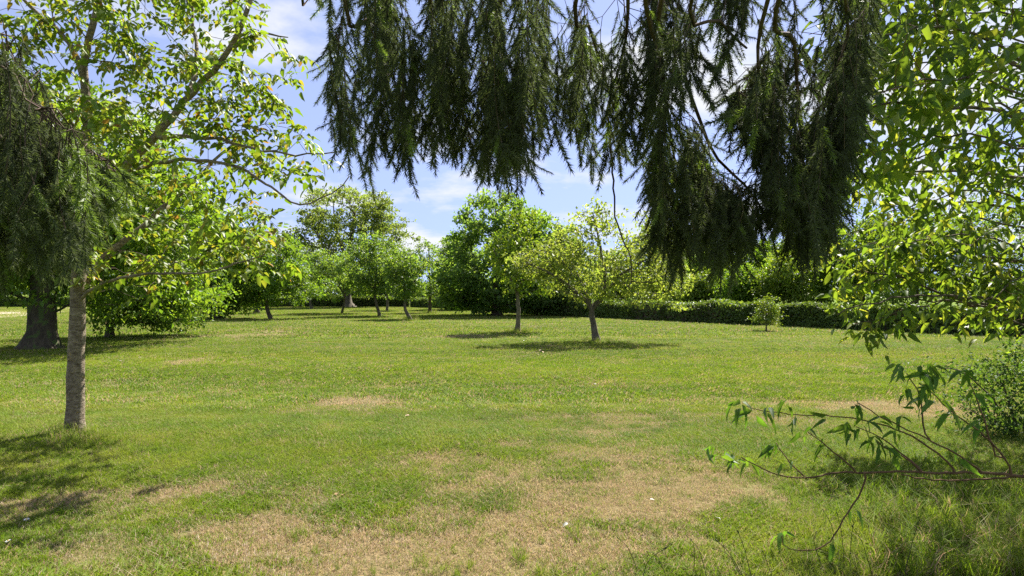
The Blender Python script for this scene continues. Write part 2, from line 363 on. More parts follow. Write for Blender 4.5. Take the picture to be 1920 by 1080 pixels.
def scatter(name, protos, pts, scl, dry, seed, lift=0.0, label=None):
    r = R(seed); me = bpy.data.meshes.new(name); me.vertices.add(len(pts)); me.vertices.foreach_set('co', pts.astype(np.float32).ravel())
    for nm, ar in (('scl', scl), ('dry', dry), ('rot', r.uniform(0, 6.283, len(pts))), ('pick', r.integers(0, len(protos), len(pts)) + .01)):
        a = me.attributes.new(nm, 'FLOAT', 'POINT'); a.data.foreach_set('value', np.asarray(ar, np.float32))
    me.update()
    o = bpy.data.objects.new(name, me); COL.objects.link(o); o['kind'] = 'stuff'
    if label: o['label'] = label
    g = bpy.data.node_groups.new(name + '_nodes', 'GeometryNodeTree')
    g.interface.new_socket('Geometry', in_out='INPUT', socket_type='NodeSocketGeometry'); g.interface.new_socket('Geometry', in_out='OUTPUT', socket_type='NodeSocketGeometry')
    N = lambda t, **k: (lambda n: [setattr(n, a, b) for a, b in k.items()] and n or n)(g.nodes.new(t))
    gi = N('NodeGroupInput'); go = N('NodeGroupOutput'); ip = N('GeometryNodeInstanceOnPoints'); j = N('GeometryNodeGeometryToInstance')
    mp = N('GeometryNodeMeshToPoints'); g.links.new(gi.outputs[0], mp.inputs[0]); g.links.new(mp.outputs[0], ip.inputs['Points'])
    for k in range(len(protos) - 1, -1, -1):
        po = bpy.data.objects.new('grass_tuft', protos[k])
        oi = N('GeometryNodeObjectInfo'); oi.inputs['Object'].default_value = po; g.links.new(oi.outputs['Geometry'], j.inputs[0])
    def attr(nm):
        a = N('GeometryNodeInputNamedAttribute', data_type='FLOAT'); a.inputs['Name'].default_value = nm; return a.outputs[0]
    g.links.new(j.outputs[0], ip.inputs['Instance']); ip.inputs['Pick Instance'].default_value = True
    fi = N('FunctionNodeFloatToInt', rounding_mode='FLOOR'); g.links.new(attr('pick'), fi.inputs[0]); g.links.new(fi.outputs[0], ip.inputs['Instance Index'])
    cx = N('ShaderNodeCombineXYZ'); g.links.new(attr('rot'), cx.inputs[2])
    er = N('FunctionNodeEulerToRotation'); g.links.new(cx.outputs[0], er.inputs[0]); g.links.new(er.outputs[0], ip.inputs['Rotation'])
    g.links.new(attr('scl'), ip.inputs['Scale']); g.links.new(ip.outputs[0], go.inputs[0])
    md = o.modifiers.new('scatter', 'NODES'); md.node_group = g
    return o
for pm in ():
    pass
near = [tuft(s, 26, .08, .025, .078, .0052, .5) for s in range(5)]
midg = [tuft(20 + s, 28, .18, .03, .085, .011, .5) for s in range(4)]
farg = [tuft(40 + s, 40, .55, .04, .09, .022, .4) for s in range(4)]
long_ = [tuft(60 + s, 26, .07, .12, .34, .0060, .40) for s in range(5)]
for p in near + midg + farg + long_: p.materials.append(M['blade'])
def field(n, y0, y1, seed):
    r = R(seed); u = r.uniform(0, 1, n); y = np.sqrt(y0 ** 2 + u * (y1 ** 2 - y0 ** 2)); x = r.uniform(-1, 1, n) * (y * .84 + 1.6)
    return x, y
def spread(name, protos, n, y0, y1, seed):
    x, y = field(n, y0, y1, seed); d = dryness(x, y); r = R(seed + 1)
    s = r.uniform(.7, 1.3, n) * (1 - .55 * d) * (.45 + 1.2 * fbm(x * 1.1, y * 1.1, 77, 4))
    scatter(name, protos, np.stack([x, y, gz(x, y)], -1), s, np.clip(d + r.normal(0, .24, n) + .02, 0, 1.2), seed, label=None)
spread('grass', near, 78000, 2.6, 9.5, 1)
spread('grass', midg, 70000, 9.0, 23, 2)
spread('grass', farg, 60000, 22, 84, 3)

# ------------------------------------------------------------------ tree growing
def along(pts, step):
    pts = np.asarray(pts, float); seg = np.linalg.norm(np.diff(pts, axis=0), axis=1); t = np.concatenate([[0], np.cumsum(seg)])
    n = max(2, int(t[-1] / step) + 1); s = np.linspace(0, t[-1], n)
    # smooth (Catmull-Rom through the given points)
    out = []
    for v in s:
        i = min(max(np.searchsorted(t, v, side='right') - 1, 0), len(pts) - 2); u = (v - t[i]) / max(seg[i], 1e-9)
        p0 = pts[max(i - 1, 0)]; p1 = pts[i]; p2 = pts[i + 1]; p3 = pts[min(i + 2, len(pts) - 1)]
        out.append(.5 * ((2 * p1) + (-p0 + p2) * u + (2 * p0 - 5 * p1 + 4 * p2 - p3) * u * u + (-p0 + 3 * p1 - 3 * p2 + p3) * u ** 3))
    return np.array(out), s / t[-1]

class Skel:
    def __init__(s, rng): s.p = []; s.par = []; s.len = []; s.rmin = []; s.seed = []; s.rng = rng
    def add(s, p, par, r=0., seed=-1):
        s.p.append(np.asarray(p, float)); s.par.append(par); s.rmin.append(r); s.seed.append(seed)
        s.len.append(0 if par < 0 else s.len[par] + np.linalg.norm(s.p[-1] - s.p[par])); return len(s.p) - 1
    def limb(s, pts, r0, r1, step, seed=0, wob=.0):
        q, t = along(pts, step)
        if s.p:                                          # spring from the nearest wood
            A = np.array(s.p); par = int(np.argmin(np.linalg.norm(A - q[0], axis=1)))
        else: par = -1
        for i, (a, u) in enumerate(zip(q, t)):
            if par >= 0 and i == 0: continue
            if 0 < i < len(q) - 1: a = a + s.rng.normal(0, wob, 3)
            par = s.add(a, par, r0 * (1 - u) + r1 * u, seed)
    def reach(s, A, bf=.35, step=.35, wob=.03, zpen=.6, minlen=0):
        A = np.asarray(A); base = np.array(s.p); dm = np.array([np.min(np.linalg.norm(base - a, axis=1)) for a in A])
        tips = []
        cap = len(s.p) + len(A) * 12 + 64; PP = np.zeros((cap * 2, 3)); LL = np.zeros(cap * 2); n = len(s.p)
        PP[:n] = base; LL[:n] = s.len
        for i in np.argsort(dm):
            a = A[i]; v = a - PP[:n]; d = np.linalg.norm(v, axis=1)
            c = d + bf * LL[:n] + zpen * np.maximum(0, -v[:, 2]) + np.where(LL[:n] < minlen, 1e3, 0)
            b = int(np.argmin(c)); L = d[b]; m = max(1, int(L / step))
            pb = s.p[b]; pp = s.par[b]; pd = nrm(pb - s.p[pp]) if pp >= 0 else np.array([0, 0, 1.])
            ctrl = pb + (a - pb) * .45 + pd * L * .16 + np.array([0, 0, .07 * L]); par = b
            for k in range(1, m + 1):
                u = k / m; x = (1 - u) ** 2 * pb + 2 * u * (1 - u) * ctrl + u * u * a
                if k < m: x = x + s.rng.normal(0, wob * min(1, L), 3)
                par = s.add(x, par)
                if n < len(PP): PP[n] = s.p[par]; LL[n] = s.len[par]; n += 1
            tips.append(par)
        return tips
    def radii(s, rtip, pw=2.4, rtrunk=None):
        n = len(s.p); acc = np.zeros(n); kids = np.zeros(n, int)
        for i in range(n):
            if s.par[i] >= 0: kids[s.par[i]] += 1
        order = np.argsort(-np.array(s.len)) if False else range(n - 1, -1, -1)
        for i in order:
            if kids[i] == 0: acc[i] = max(acc[i], 1.0)
            if s.par[i] >= 0: acc[s.par[i]] += acc[i]
        r = rtip * acc ** (1 / pw)
        s.r = np.maximum(r, np.array(s.rmin)); s.kids = kids
        for i in range(n):                               # never thicker than what carries it
            if s.par[i] >= 0: s.r[i] = min(s.r[i], s.r[s.par[i]] * 1.02)
    def chains(s):
        n = len(s.p); best = {}
        for i in range(n):
            p = s.par[i]
            if p >= 0 and (p not in best or s.r[i] > s.r[best[p]]): best[p] = i
        out = []
        for i in range(n):
            p = s.par[i]
            if p < 0 or best[p] != i:
                ch = ([p] if p >= 0 else []) + [i]
                while ch[-1] in best: ch.append(best[ch[-1]])
                out.append(ch)
        return out
    def wood(s, mb, kmax=9, rmin=0, flare=None, keep=None):
        for ch in s.chains():
            if keep and not keep(ch): continue
            pts = np.array([s.p[i] for i in ch]); rr = s.r[ch].copy()
            if s.par[ch[0]] >= 0 or len(ch) > 1 and s.par[ch[1]] == ch[0] and s.par[ch[0]] >= 0:
                if len(rr) > 1: rr[0] = min(rr[0], rr[1] * 1.25)
            if len(ch) < 2: continue
            rm = rr.max()
            if rm < rmin: continue
            k = 3 if rm < .012 else 5 if rm < .04 else 7 if rm < .1 else kmax
            mb.tube(pts, np.maximum(rr, .0015), k)

def ell(px, py, rx, ry, d, rd=None):
    c = P(px, py, d); a = rx / F * d; b = ry / F * d
    return (c, np.array([a, rd if rd else (a + b) / 2, b]))
def sample_crown(ells, n, rng, shell=.55, mind=.0, lump=.25, low=.35):
    vol = np.array([e[1].prod() for e in ells]); w = vol ** .8 / (vol ** .8).sum(); out = []
    tries = 0
    while len(out) < n and tries < n * 30:
        tries += 1
        c, rr = ells[rng.choice(len(ells), p=w)]
        v = nrm(rng.normal(0, 1, 3)); rad = rng.uniform(0, 1) ** (1 / 3.)
        rad = shell + (1 - shell) * rad if rng.uniform() < .72 else rad
        lum = 1 + lump * math.sin(v[0] * 5 + c[0] * 3) * math.sin(v[2] * 6 + c[2] * 2 + v[1] * 4) + rng.normal(0, .07)
        p = c + v * rr * rad * lum
        if p[2] < float(gz(p[0], p[1])) + low: continue
        if mind and out and np.min(np.linalg.norm(np.array(out) - p, axis=1)) < mind: continue
        out.append(p)
    return np.array(out)
def clump_leaves(A, n, cr, rng, centre, flat=.6, sub=5, spray=.42, droop=.25):
    """n leaves round each clump point, in little sprays"""
    k = len(A)
    subc = A[:, None] + rng.normal(0, 1, (k, sub, 3)) * np.array([cr, cr, cr * flat]) * .62
    C = subc[:, rng.integers(0, sub, n)] + rng.normal(0, 1, (k, n, 3)) * np.array([cr, cr, cr * flat]) * spray
    C = C.reshape(-1, 3)
    outw = nrm(C - centre) * .5
    D = rng.normal(0, .7, C.shape) + outw; D[:, 2] -= droop
    Nn = rng.normal(0, .55, C.shape); Nn[:, 2] += .75
    return C, D, Nn

def tree(name, label, cat, base, limbs, ells, clumps, leaves, cr, lsize, leafmat, barkmat, seed, rtip=.012, group=None, wl=.62,
         bf=.35, step=None, shell=.55, flat=.6, mind=0, zpen=.6, sub=5, spray=.42, proto=DIAMOND, minz=.12, droop=.25, lump=.25, flare=1.5, minlen=0):
    rng = R(seed); t = thing(name, label, cat, base, group)
    sk = Skel(rng); H = max(e[0][2] + e[1][2] for e in ells)
    st = step or max(.25, H * .05)
    for i, (pts, r0, r1) in enumerate(limbs): sk.limb(pts, r0, r1, st, i, wob=.012 * H * .2)
    A = sample_crown(ells, clumps, rng, shell, mind, lump, max(.06, minz * 2.9))
    sk.reach(A, bf, st, .05, zpen, minlen); sk.radii(rtip)
    # root flare
    b = np.array(base)
    for i in range(len(sk.p)):
        h = sk.p[i][2] - b[2]
        if h < .5 and sk.seed[i] == 0: sk.r[i] *= 1 + (flare - 1) * max(0, 1 - h / .5) ** 2
    mb = MB(); sk.wood(mb)
    link('trunk', mb.mesh('trunk', True), barkmat, t)
    cen = np.mean([e[0] for e in ells], axis=0)
    C, D, Nn = clump_leaves(A, leaves, cr, rng, cen, flat, sub, spray, droop)
    g = C[:, 2] > gz(C[:, 0], C[:, 1]) + minz; C, D, Nn = C[g], D[g], Nn[g]
    L = lsize * rng.uniform(.6, 1.35, len(C))
    V, fs = place(proto, C, D, Nn, L, L * wl)
    link('crown', new_mesh('crown', V, fs), leafmat, t)
    return t

def stem(px, py, top, d=None, lean=0, mid=0):
    """trunk polyline from a ground pixel up to pixel height `top`"""
    b = G(px, py); d = b[1]; tp = P(px + lean, top, d); m = (b + tp) / 2; m[0] += mid / F * d
    return b, np.array([b - [0, 0, .1], b + [0, 0, .05], m, tp])

# ---- orchard apple tree with pale leaves, two limbs
b = G(1118, 641); d = b[1]
Q = lambda x, y, dd=0: P(x, y, d + dd)
limbs = [([b - [0, 0, .1], b + [0, 0, .05], Q(1112, 605), Q(1107, 575), Q(1090, 555, -.1), Q(1065, 535, -.2), Q(1030, 512, -.4), Q(985, 492, -.5)], .115, .022),
         ([Q(1107, 576), Q(1128, 560, .2), Q(1134, 525, .3), Q(1128, 480, .2), Q(1118, 430, .1), Q(1112, 400)], .085, .015),
         ([Q(1108, 570), Q(1085, 520, .5), Q(1060, 470, .8)], .06, .015), ([Q(1130, 552), Q(1165, 515, -.4), Q(1205, 490, -.8), Q(1235, 480, -1)], .06, .012),
         ([Q(1132, 520), Q(1150, 490, .6), Q(1180, 450, .9)], .05, .012)]
tree('apple_tree', 'leaning apple tree with forked trunk and pale yellow-green crown in the open lawn', 'tree', b, limbs,
     [ell(1110, 505, 105, 62, d), ell(1010, 490, 62, 30, d - .4), ell(1205, 525, 75, 50, d - .6), ell(1112, 415, 50, 34, d), ell(1190, 450, 62, 46, d + .5), ell(1060, 455, 55, 32, d + .6), ell(1245, 535, 45, 40, d - .6)],
     330, 28, .25, .115, M['blossom'], M['bark_grey'], 11, .007, shell=.45, flat=.5, step=.22, bf=.3)
# ---- slim young tree beside it
b = G(970, 622); d = b[1]
tree('young_tree', 'young slim-trunked tree with bright yellow-green leaves and tuft of grass at its foot', 'tree', b,
     [([b - [0, 0, .1], b, Q(972, 580), P(969, 545, d), P(968, 480, d), P(972, 420, d)], .10, .02), ([P(969, 545, d), P(945, 505, d - .4), P(925, 465, d - .7)], .05, .012), ([P(969, 540, d), P(1000, 500, d + .3), P(1015, 455, d + .6)], .05, .012)],
     [ell(972, 490, 48, 52, d), ell(975, 430, 32, 36, d), ell(940, 475, 30, 34, d), ell(1005, 515, 38, 36, d)], 130, 28, .27, .16, M['yellow'], M['bark_grey'], 12, .006, shell=.5, step=.25)
# ---- big rounded dark tree
b = G(931, 592); d = b[1]
tree('chestnut_tree', 'large rounded dark green tree whose skirts almost sweep the lawn', 'tree', b, [([b - [0, 0, .1], b, P(930, 560, d), P(928, 480, d), P(930, 400, d)], .36, .06)],
     [ell(922, 500, 92, 80, d), ell(930, 425, 74, 60, d), ell(1000, 520, 62, 62, d - .5), ell(862, 520, 46, 55, d), ell(940, 545, 95, 34, d), ell(985, 440, 48, 50, d)],
     460, 62, .44, .27, M['dark'], M['bark_brown'], 13, .016, shell=.8, flat=.6, lump=.12)
b = G(872, 581); d = b[1]
tree('maple_tree', 'dense blue-green tree tucked behind the skirts of the large rounded tree', 'tree', b, [([b - [0, 0, .1], b, P(871, 550, d), P(868, 500, d)], .5, .08)],
     [ell(868, 525, 48, 50, d), ell(862, 485, 34, 36, d), ell(850, 545, 32, 28, d)], 190, 80, .5, .27, M['dark'], M['bark_brown'], 14, .016, shell=.7)
b = G(1058, 592); d = b[1]
tree('hazel_tree', 'broad leafy tree with pale top behind the leaning apple tree', 'tree', b, [([b - [0, 0, .1], b, P(1058, 560, d), P(1060, 470, d)], .2, .05)],
     [ell(1055, 500, 62, 62, d), ell(1090, 540, 55, 42, d), ell(1030, 465, 42, 40, d), ell(1040, 555, 45, 30, d)], 220, 70, .42, .22, M['orchard'], M['bark_brown'], 15, .012, shell=.65)
# ---- tall open tree by the far hedge
b = G(655, 576); d = b[1]
tree('oak_tree', 'tallest tree, wide airy olive crown showing its limbs, stout trunk by far hedge', 'tree', b,
     [([b - [0, 0, .2], b, P(650, 555, d), P(648, 520, d), P(655, 470, d), P(665, 400, d)], .52, .12), ([P(650, 535, d), P(620, 490, d), P(595, 440, d - 1)], .25, .06), ([P(650, 525, d), P(685, 480, d), P(715, 425, d)], .25, .06), ([P(652, 490, d), P(630, 430, d + 2), P(625, 380, d + 2)], .22, .05)],
     [ell(655, 450, 105, 68, d), ell(640, 400, 78, 46, d), ell(705, 440, 62, 62, d), ell(590, 455, 45, 50, d), ell(690, 385, 50, 36, d), ell(660, 510, 95, 32, d)],
     400, 62, .7, .29, M['oak'], M['bark_grey'], 16, .03, shell=.55, flat=.4, spray=.34)
# ---- orchard row: (base px, base py, trunk top py, lean px, mid bend px, trunk radius, crown ellipses, clumps, leaves, mat, bark, label)
orch = [
 (481, 587, 548, -3, 0, .33, [(470, 520, 62, 45), (440, 490, 50, 45), (500, 490, 45, 38)], 150, 60, 'fresh', 'bark_brown', 'dark-trunked orchard tree half hidden behind its stout bright-leaved neighbour'),
 (508, 599, 560, -8, -3, .19, [(510, 525, 62, 42), (545, 545, 45, 30), (490, 480, 45, 36), (440, 530, 40, 40)], 190, 70, 'fresh', 'bark_brown', 'bright green orchard tree with stout dark trunk over the scorched turf'),
 (584, 580, 555, -5, 0, .2, [(575, 520, 48, 38), (600, 535, 42, 25), (550, 495, 40, 34)], 150, 60, 'orchard', 'bark_grey', 'low orchard tree whose foliage merges with the bright green crown beside it'),
 (641, 588, 553, 4, 2, .13, [(640, 525, 48, 32), (620, 510, 42, 30), (670, 528, 30, 24)], 140, 60, 'orchard', 'bark_grey', 'orchard tree on thin upright trunk before the stout oak trunk'),
 (712, 593, 550, -10, -1, .16, [(705, 505, 52, 40), (730, 520, 38, 32), (690, 530, 42, 26), (710, 470, 28, 24)], 170, 60, 'orchard', 'bark_grey', 'orchard tree with forked trunk leaning away from the bent one'),
 (726, 583, 555, 0, 0, .16, [(735, 520, 34, 30), (745, 490, 26, 24)], 90, 60, 'orchard', 'bark_grey', 'small upright orchard tree just behind the forked leaning trunk'),
 (770, 600, 556, -8, -7, .15, [(758, 528, 36, 30), (750, 500, 24, 26), (775, 540, 22, 18)], 120, 42, 'orchard', 'bark_grey', 'orchard tree with crooked bent trunk and thin crown'),
]
for i, (px, py, tp, ln, md, rad, es, nc, nl, mt, bk, lab) in enumerate(orch):
    rad *= .72; es = [(e[0], e[1] - 4, e[2] * 1.15, e[3] * 1.15) for e in es]
    b, st = stem(px, py, tp, lean=ln, mid=md); d = b[1]; top = st[-1]
    limbs = [(st, rad, rad * .75)]
    rr_ = R(900 + i); es = es + [(es[0][0] + rr_.uniform(-1, 1) * es[0][2], es[0][1] - rr_.uniform(.6, 1.2) * es[0][3], es[0][2] * .35, es[0][3] * .4)]
    for e in es: limbs.append(([top, (top + P(e[0], e[1], d)) / 2 + [0, 0, .1], P(e[0], e[1], d)], rad * .55, rad * .15))
    tree('orchard_tree', lab, 'tree', b, limbs, [ell(*e, d) for e in es], nc, nl, .34, .17, M[mt], M[bk], 30 + i, .008, 'orchard trees on the lawn', shell=.5, flare=1.25)
b = G(806, 587); d = b[1]
tree('pear_tree', 'slender straight tree with sparse dark crown between crooked and rounded trees', 'tree', b, [([b - [0, 0, .1], b, P(806, 550, d), P(805, 500, d), P(803, 452, d)], .15, .02)],
     [ell(804, 520, 30, 30, d), ell(803, 480, 26, 28, d), ell(812, 540, 30, 18, d)], 110, 30, .30, .16, M['orchard'], M['bark_brown'], 41, .009, shell=.4)

# ---- big trees at the left
b = G(76, 655); d = b[1]
tree('lime_tree', 'big broad tree with thick flared trunk behind the hanging spruce bough', 'tree', b,
     [([b - [0, 0, .2], b, P(78, 600, d), P(80, 540, d), P(85, 440, d), P(100, 300, d)], .42, .15), ([P(80, 520, d), P(150, 430, d - .5), P(230, 350, d - 1)], .2, .05), ([P(82, 500, d), P(0, 400, d), P(-60, 330, d)], .2, .05),
      ([P(80, 545, d), P(160, 510, d + 1), P(260, 500, d + 1.5)], .14, .04)],
     [ell(130, 360, 210, 130, d), ell(60, 280, 200, 110, d), ell(250, 400, 130, 110, d + 1), ell(-60, 420, 200, 120, d), ell(270, 530, 110, 60, d + 2), ell(20, 520, 150, 40, d)],
     480, 70, .55, .18, M['fresh'], M['bark_moss'], 51, .014, shell=.6, flat=.5, flare=1.6)
b = G(206, 634); d = b[1]
tree('holly_tree', 'low bushy tree with leafy skirts drooping to the lawn beside the thick trunk', 'tree', b, [([b - [0, 0, .1], b, P(206, 600, d), P(212, 540, d)], .14, .05)],
     [ell(235, 570, 70, 42, d), ell(310, 570, 80, 48, d + 1), ell(220, 525, 70, 45, d), ell(340, 530, 70, 50, d + 1.2), ell(280, 480, 90, 50, d + 1)], 300, 55, .36, .13, M['fresh'], M['bark_brown'], 52, .008, shell=.5)
b = G(410, 598); d = b[1]
tree('plum_tree', 'tall bright green bushy tree rising behind the walnut leaves', 'tree', b, [([b - [0, 0, .1], b, P(410, 550, d), P(405, 470, d), P(400, 420, d)], .24, .05)],
     [ell(400, 500, 85, 80, d), ell(430, 440, 60, 52, d), ell(365, 440, 62, 60, d), ell(465, 525, 55, 52, d), ell(350, 540, 70, 48, d), ell(420, 560, 70, 32, d)], 380, 60, .44, .20, M['fresh'], M['bark_brown'], 53, .012, shell=.62)

# ------------------------------------------------------------------ hedges
def hedge(label, pts, h, w, n, lsize, seed, group):
    rng = R(seed); q, t = along(np.array([(x, y, 0) for x, y in pts]), .5); t3 = thing('clipped_hedge', label, 'hedge', (q[0][0], q[0][1], float(gz(*q[0][:2]))), group)
    # woody core, slightly uneven
    dirn = nrm(np.gradient(q, axis=0)); sd = np.stack([dirn[:, 1], -dirn[:, 0], 0 * dirn[:, 0]], -1)
    zz = gz(q[:, 0], q[:, 1]); V = []
    hh = h * (.9 + .06 * np.sin(np.arange(len(q)) * .7) + rng.normal(0, .02, len(q)))
    for i in range(len(q)):
        for s, z in ((-.40, -.05), (-.40, hh[i] * .94), (.40, hh[i] * .94), (.40, -.05)): V.append(q[i] + sd[i] * s * w + [0, 0, zz[i] + z])
    k = np.arange(len(q) - 1)[:, None] * 4 + np.arange(3)[None]
    fs = np.stack([k, k + 1, k + 5, k + 4], -1).reshape(-1, 4); e = (len(q) - 1) * 4
    link('hedge_core', new_mesh('hedge_core', V, [np.vstack([fs, [[0, 3, 2, 1]], [[e, e + 1, e + 2, e + 3]]])]), M['bark_brown'], t3)
    u = rng.uniform(0, len(q) - 1.001, n); i = u.astype(int); f = (u - i)[:, None]
    c = q[i] * (1 - f) + q[i + 1] * f; z0 = zz[i]; H = hh[i] * (1 + .10 * (fbm(c[:, 0] * .9, c[:, 1] * .9, seed, 3) - .5))
    face = rng.uniform(0, 1, n); per = 2 * h + w; a = face * per
    side = np.where(a < h, -.5, np.where(a < h + w, (a - h) / w - .5, .5)); zf = np.where(a < h, a / h, np.where(a < h + w, 1.0, (per - a) / h))
    bul = 1 + .12 * (fbm(c[:, 0] * 1.3, c[:, 1] * 1.3 + zf, seed + 3, 3) - .5)
    C = c + sd[i] * (side * w * bul)[:, None]; C[:, 2] = z0 + zf * H; C += rng.normal(0, .045, C.shape)
    Nn = rng.normal(0, .5, C.shape) + sd[i] * np.sign(side)[:, None] * np.where((zf < 1), 1., 0.)[:, None]; Nn[:, 2] += np.where(zf >= 1, 1., .25)
    D = rng.normal(0, 1, C.shape); D[:, 2] -= .2
    L = lsize * rng.uniform(.6, 1.3, n); V, fs = place(DIAMOND, C, D, Nn, L, L * .65)
    link('foliage', new_mesh('foliage', V, fs), M['hedge'], t3, kind='stuff')
c0 = np.array([-11.5, 78.0]); c1 = np.array([7.7, 40.0]); c2 = np.array([17.9, 23.2])
mid = G(1452, 611)[:2]
hedge('long clipped hedge closing the far end of the lawn behind the orchard', [(-64, 79), (-38, 79), (-12, 78.4)], 1.28, 1.2, 34000, .22, 71, 'clipped hedges round the lawn')
hedge('clipped hedge run passing behind the big rounded tree and leaning apple tree', [(-11.2, 77.0), (-2, 59), (7.7, 40), (float(mid[0]) - .25, float(mid[1]) + .3)], 1.12, 1.1, 42000, .15, 72, 'clipped hedges round the lawn')
hedge('clipped hedge run past the round sapling, half hidden behind long drooping leaves', [(float(mid[0]) + .35, float(mid[1]) - .6), (17.9, 23.2), (23, 15)], 1.08, 1.1, 36000, .12, 73, 'clipped hedges round the lawn')
b = G(1437, 621); d = b[1]
tree('sapling', 'small round light green sapling standing before the gap in the hedge', 'shrub', b, [([b - [0, 0, .05], b, P(1437, 600, d), P(1437, 575, d)], .03, .012)],
     [ell(1437, 590, 20, 20, d), ell(1438, 568, 17, 14, d)], 60, 26, .15, .09, M['yellow'], M['bark_grey'], 75, .005, shell=.4, step=.15)

# ---- shrubs and trees beyond the hedges
bg_trees = [  # px, crown centre py, rx, ry, depth, mat, name, label
 (1255, 530, 46, 40, 46, 'blossom', 'hawthorn_tree', 'pale yellow-green tree beyond the hedge, right behind the leaning apple tree'),
 (1240, 465, 48, 55, 58, 'orchard', 'field_tree', 'taller mid-green tree beyond the hedge, seen through hanging spruce twigs'),
 (1320, 540, 52, 30, 42, 'yellow', 'elder_shrub', 'low yellow-green shrub rising beyond the hedge under the spruce tips'),
 (1330, 490, 46, 34, 62, 'dark', 'field_tree', 'dark rounded tree far beyond the hedge under the long spruce curtain'),
 (1395, 535, 46, 38, 40, 'fresh', 'elder_shrub', 'fresh green shrub beyond the hedge, next before the round sapling'),
 (1470, 525, 52, 46, 38, 'yellow', 'elder_shrub', 'yellow-green shrub beyond the hedge, straight behind the round sapling'),
 (1540, 500, 60, 68, 40, 'fresh', 'field_tree', 'fresh green tree beyond the hedge beside the last spruce curtain'),
 (1620, 470, 70, 88, 38, 'orchard', 'field_tree', 'tall mid-green tree beyond the hedge behind drooping leaves'),
 (1720, 480, 90, 95, 34, 'fresh', 'field_tree', 'broad bright tree beyond the hedge, mostly screened by long leaves'),
 (1850, 470, 100, 110, 31, 'orchard', 'field_tree', 'broad mid-green tree beyond the nearest hedge end, screened by foliage'),
 (1290, 505, 62, 48, 70, 'orchard', 'field_tree', 'mid-green tree in the field behind the dark rounded one'),
 (1425, 500, 62, 50, 66, 'fresh', 'field_tree', 'fresh green tree in the field, well behind the round sapling'),
 (1505, 475, 60, 64, 60, 'orchard', 'field_tree', 'taller tree in the field behind the last spruce curtain'),
 (1150, 520, 50, 42, 58, 'orchard', 'field_tree', 'small tree beyond the hedge seen between the limbs of the apple tree'),
 (780, 552, 40, 13, 95, 'far', 'field_shrub', 'low pale shrub in the field beyond the hedge corner'),
 (560, 540, 60, 22, 96, 'far', 'field_shrub', 'low pale shrub in the field behind the far hedge'),
 (700, 545, 50, 18, 98, 'far', 'field_shrub', 'low pale shrub in the field behind the tall oak'),
 (330, 520, 90, 60, 88, 'orchard', 'field_tree', 'dim tree behind the far hedge, glimpsed under bright walnut leaves'),
 (120, 500, 120, 70, 92, 'dark', 'field_tree', 'dim dark tree behind the gravel drive and thick flared trunk'),
]
for i, (px, py, rx, ry, d, mt, nm, lab) in enumerate(bg_trees):
    x = (px - 960) / F * d; base = np.array([x, d, float(gz(x, d))]); top = P(px, py - ry * .4, d)
    r = R(200 + i); k = d / F
    es = [ell(px, py, rx * .8, ry * .85, d), ell(px - rx * .4, py + ry * .2, rx * .55, ry * .6, d), ell(px + rx * .45, py + ry * .1, rx * .55, ry * .65, d), ell(px + r.uniform(-.2, .2) * rx, py - ry * .5, rx * .5, ry * .5, d)]
    low = P(px, (py + HZ + EYE * F / d) / 2, d); es.append((low, np.array([rx * k * .7, rx * k * .6, max(.4, (top[2] - base[2]) * .25)])))
    tree(nm, lab, 'shrub' if 'shrub' in nm else 'tree', base, [([base - [0, 0, .1], base + [0, 0, .1], (base + top) / 2, top], .05 + .02 * ry * k, .03)],
         es, 150 if rx < 60 else 210, 62, .013 * d * .55 + .12, .0042 * d if d < 80 else .36, M[mt], M['bark_brown'], 210 + i, .010, 'shrubs and trees beyond the hedge', shell=.55)

# far wood that reads as one mass along the horizon
rng = R(300); n = 26000; x = rng.uniform(-230, 260, n); top = 2.2 + 5.5 * fbm(x * .03, x * 0, 8, 4) ** 2 * 1.6
C = np.stack([x, 170 + rng.normal(0, 6, n), rng.uniform(0, 1, n) ** .8 * top], -1)
V, fs = place(DIAMOND, C, rng.normal(0, 1, C.shape), rng.normal(0, .6, C.shape) + [0, -.3, .6], rng.uniform(.5, 1.2, n), rng.uniform(.4, .8, n))
link('far_wood', new_mesh('far_wood', V, fs), M['far'], kind='stuff')

# ------------------------------------------------------------------ walnut tree, left foreground
def pix(C): return 960 + F * C[:, 0] / np.maximum(C[:, 1], .1), HZ - F * (C[:, 2] - EYE) / np.maximum(C[:, 1], .1)
def split_leaves(t, carrier, protos, C, D, Nn, L, W, mat, n_parts, name='leaf'):
    """the n_parts leaves that show largest become parts of their own, the rest one mass"""
    px, py = pix(C); inside = (px > 5) & (px < 1915) & (py > 5) & (py < 1075)
    score = np.where(inside, L * W / np.maximum(C[:, 1], .3) ** 2, -1) ; idx = np.argsort(-score)[:n_parts]; idx = idx[score[idx] > 0]
    pick = np.zeros(len(C), bool); pick[idx] = True
    meshes = []
    for v, fl in protos:
        me = new_mesh(name, v, fl, True); me.materials.append(mat); meshes.append(me)
    mats = matrices(C[pick], D[pick], Nn[pick], L[pick], W[pick]); org = Matrix.Translation(Vector(t.location)).inverted()
    for i, m in enumerate(mats):
        o = bpy.data.objects.new(name, meshes[i % len(meshes)]); COL.objects.link(o); o.parent = carrier; o.matrix_parent_inverse = org; o.matrix_basis = m
    rest = np.where(~pick)[0]
    if len(rest):
        mb = MB()
        for j, pr in enumerate(protos):
            s = rest[j::len(protos)]
            if len(s): mb.add(*place(pr, C[s], D[s], Nn[s], L[s], W[s]))
        link('foliage', mb.mesh('foliage', True), mat, carrier, kind='stuff')

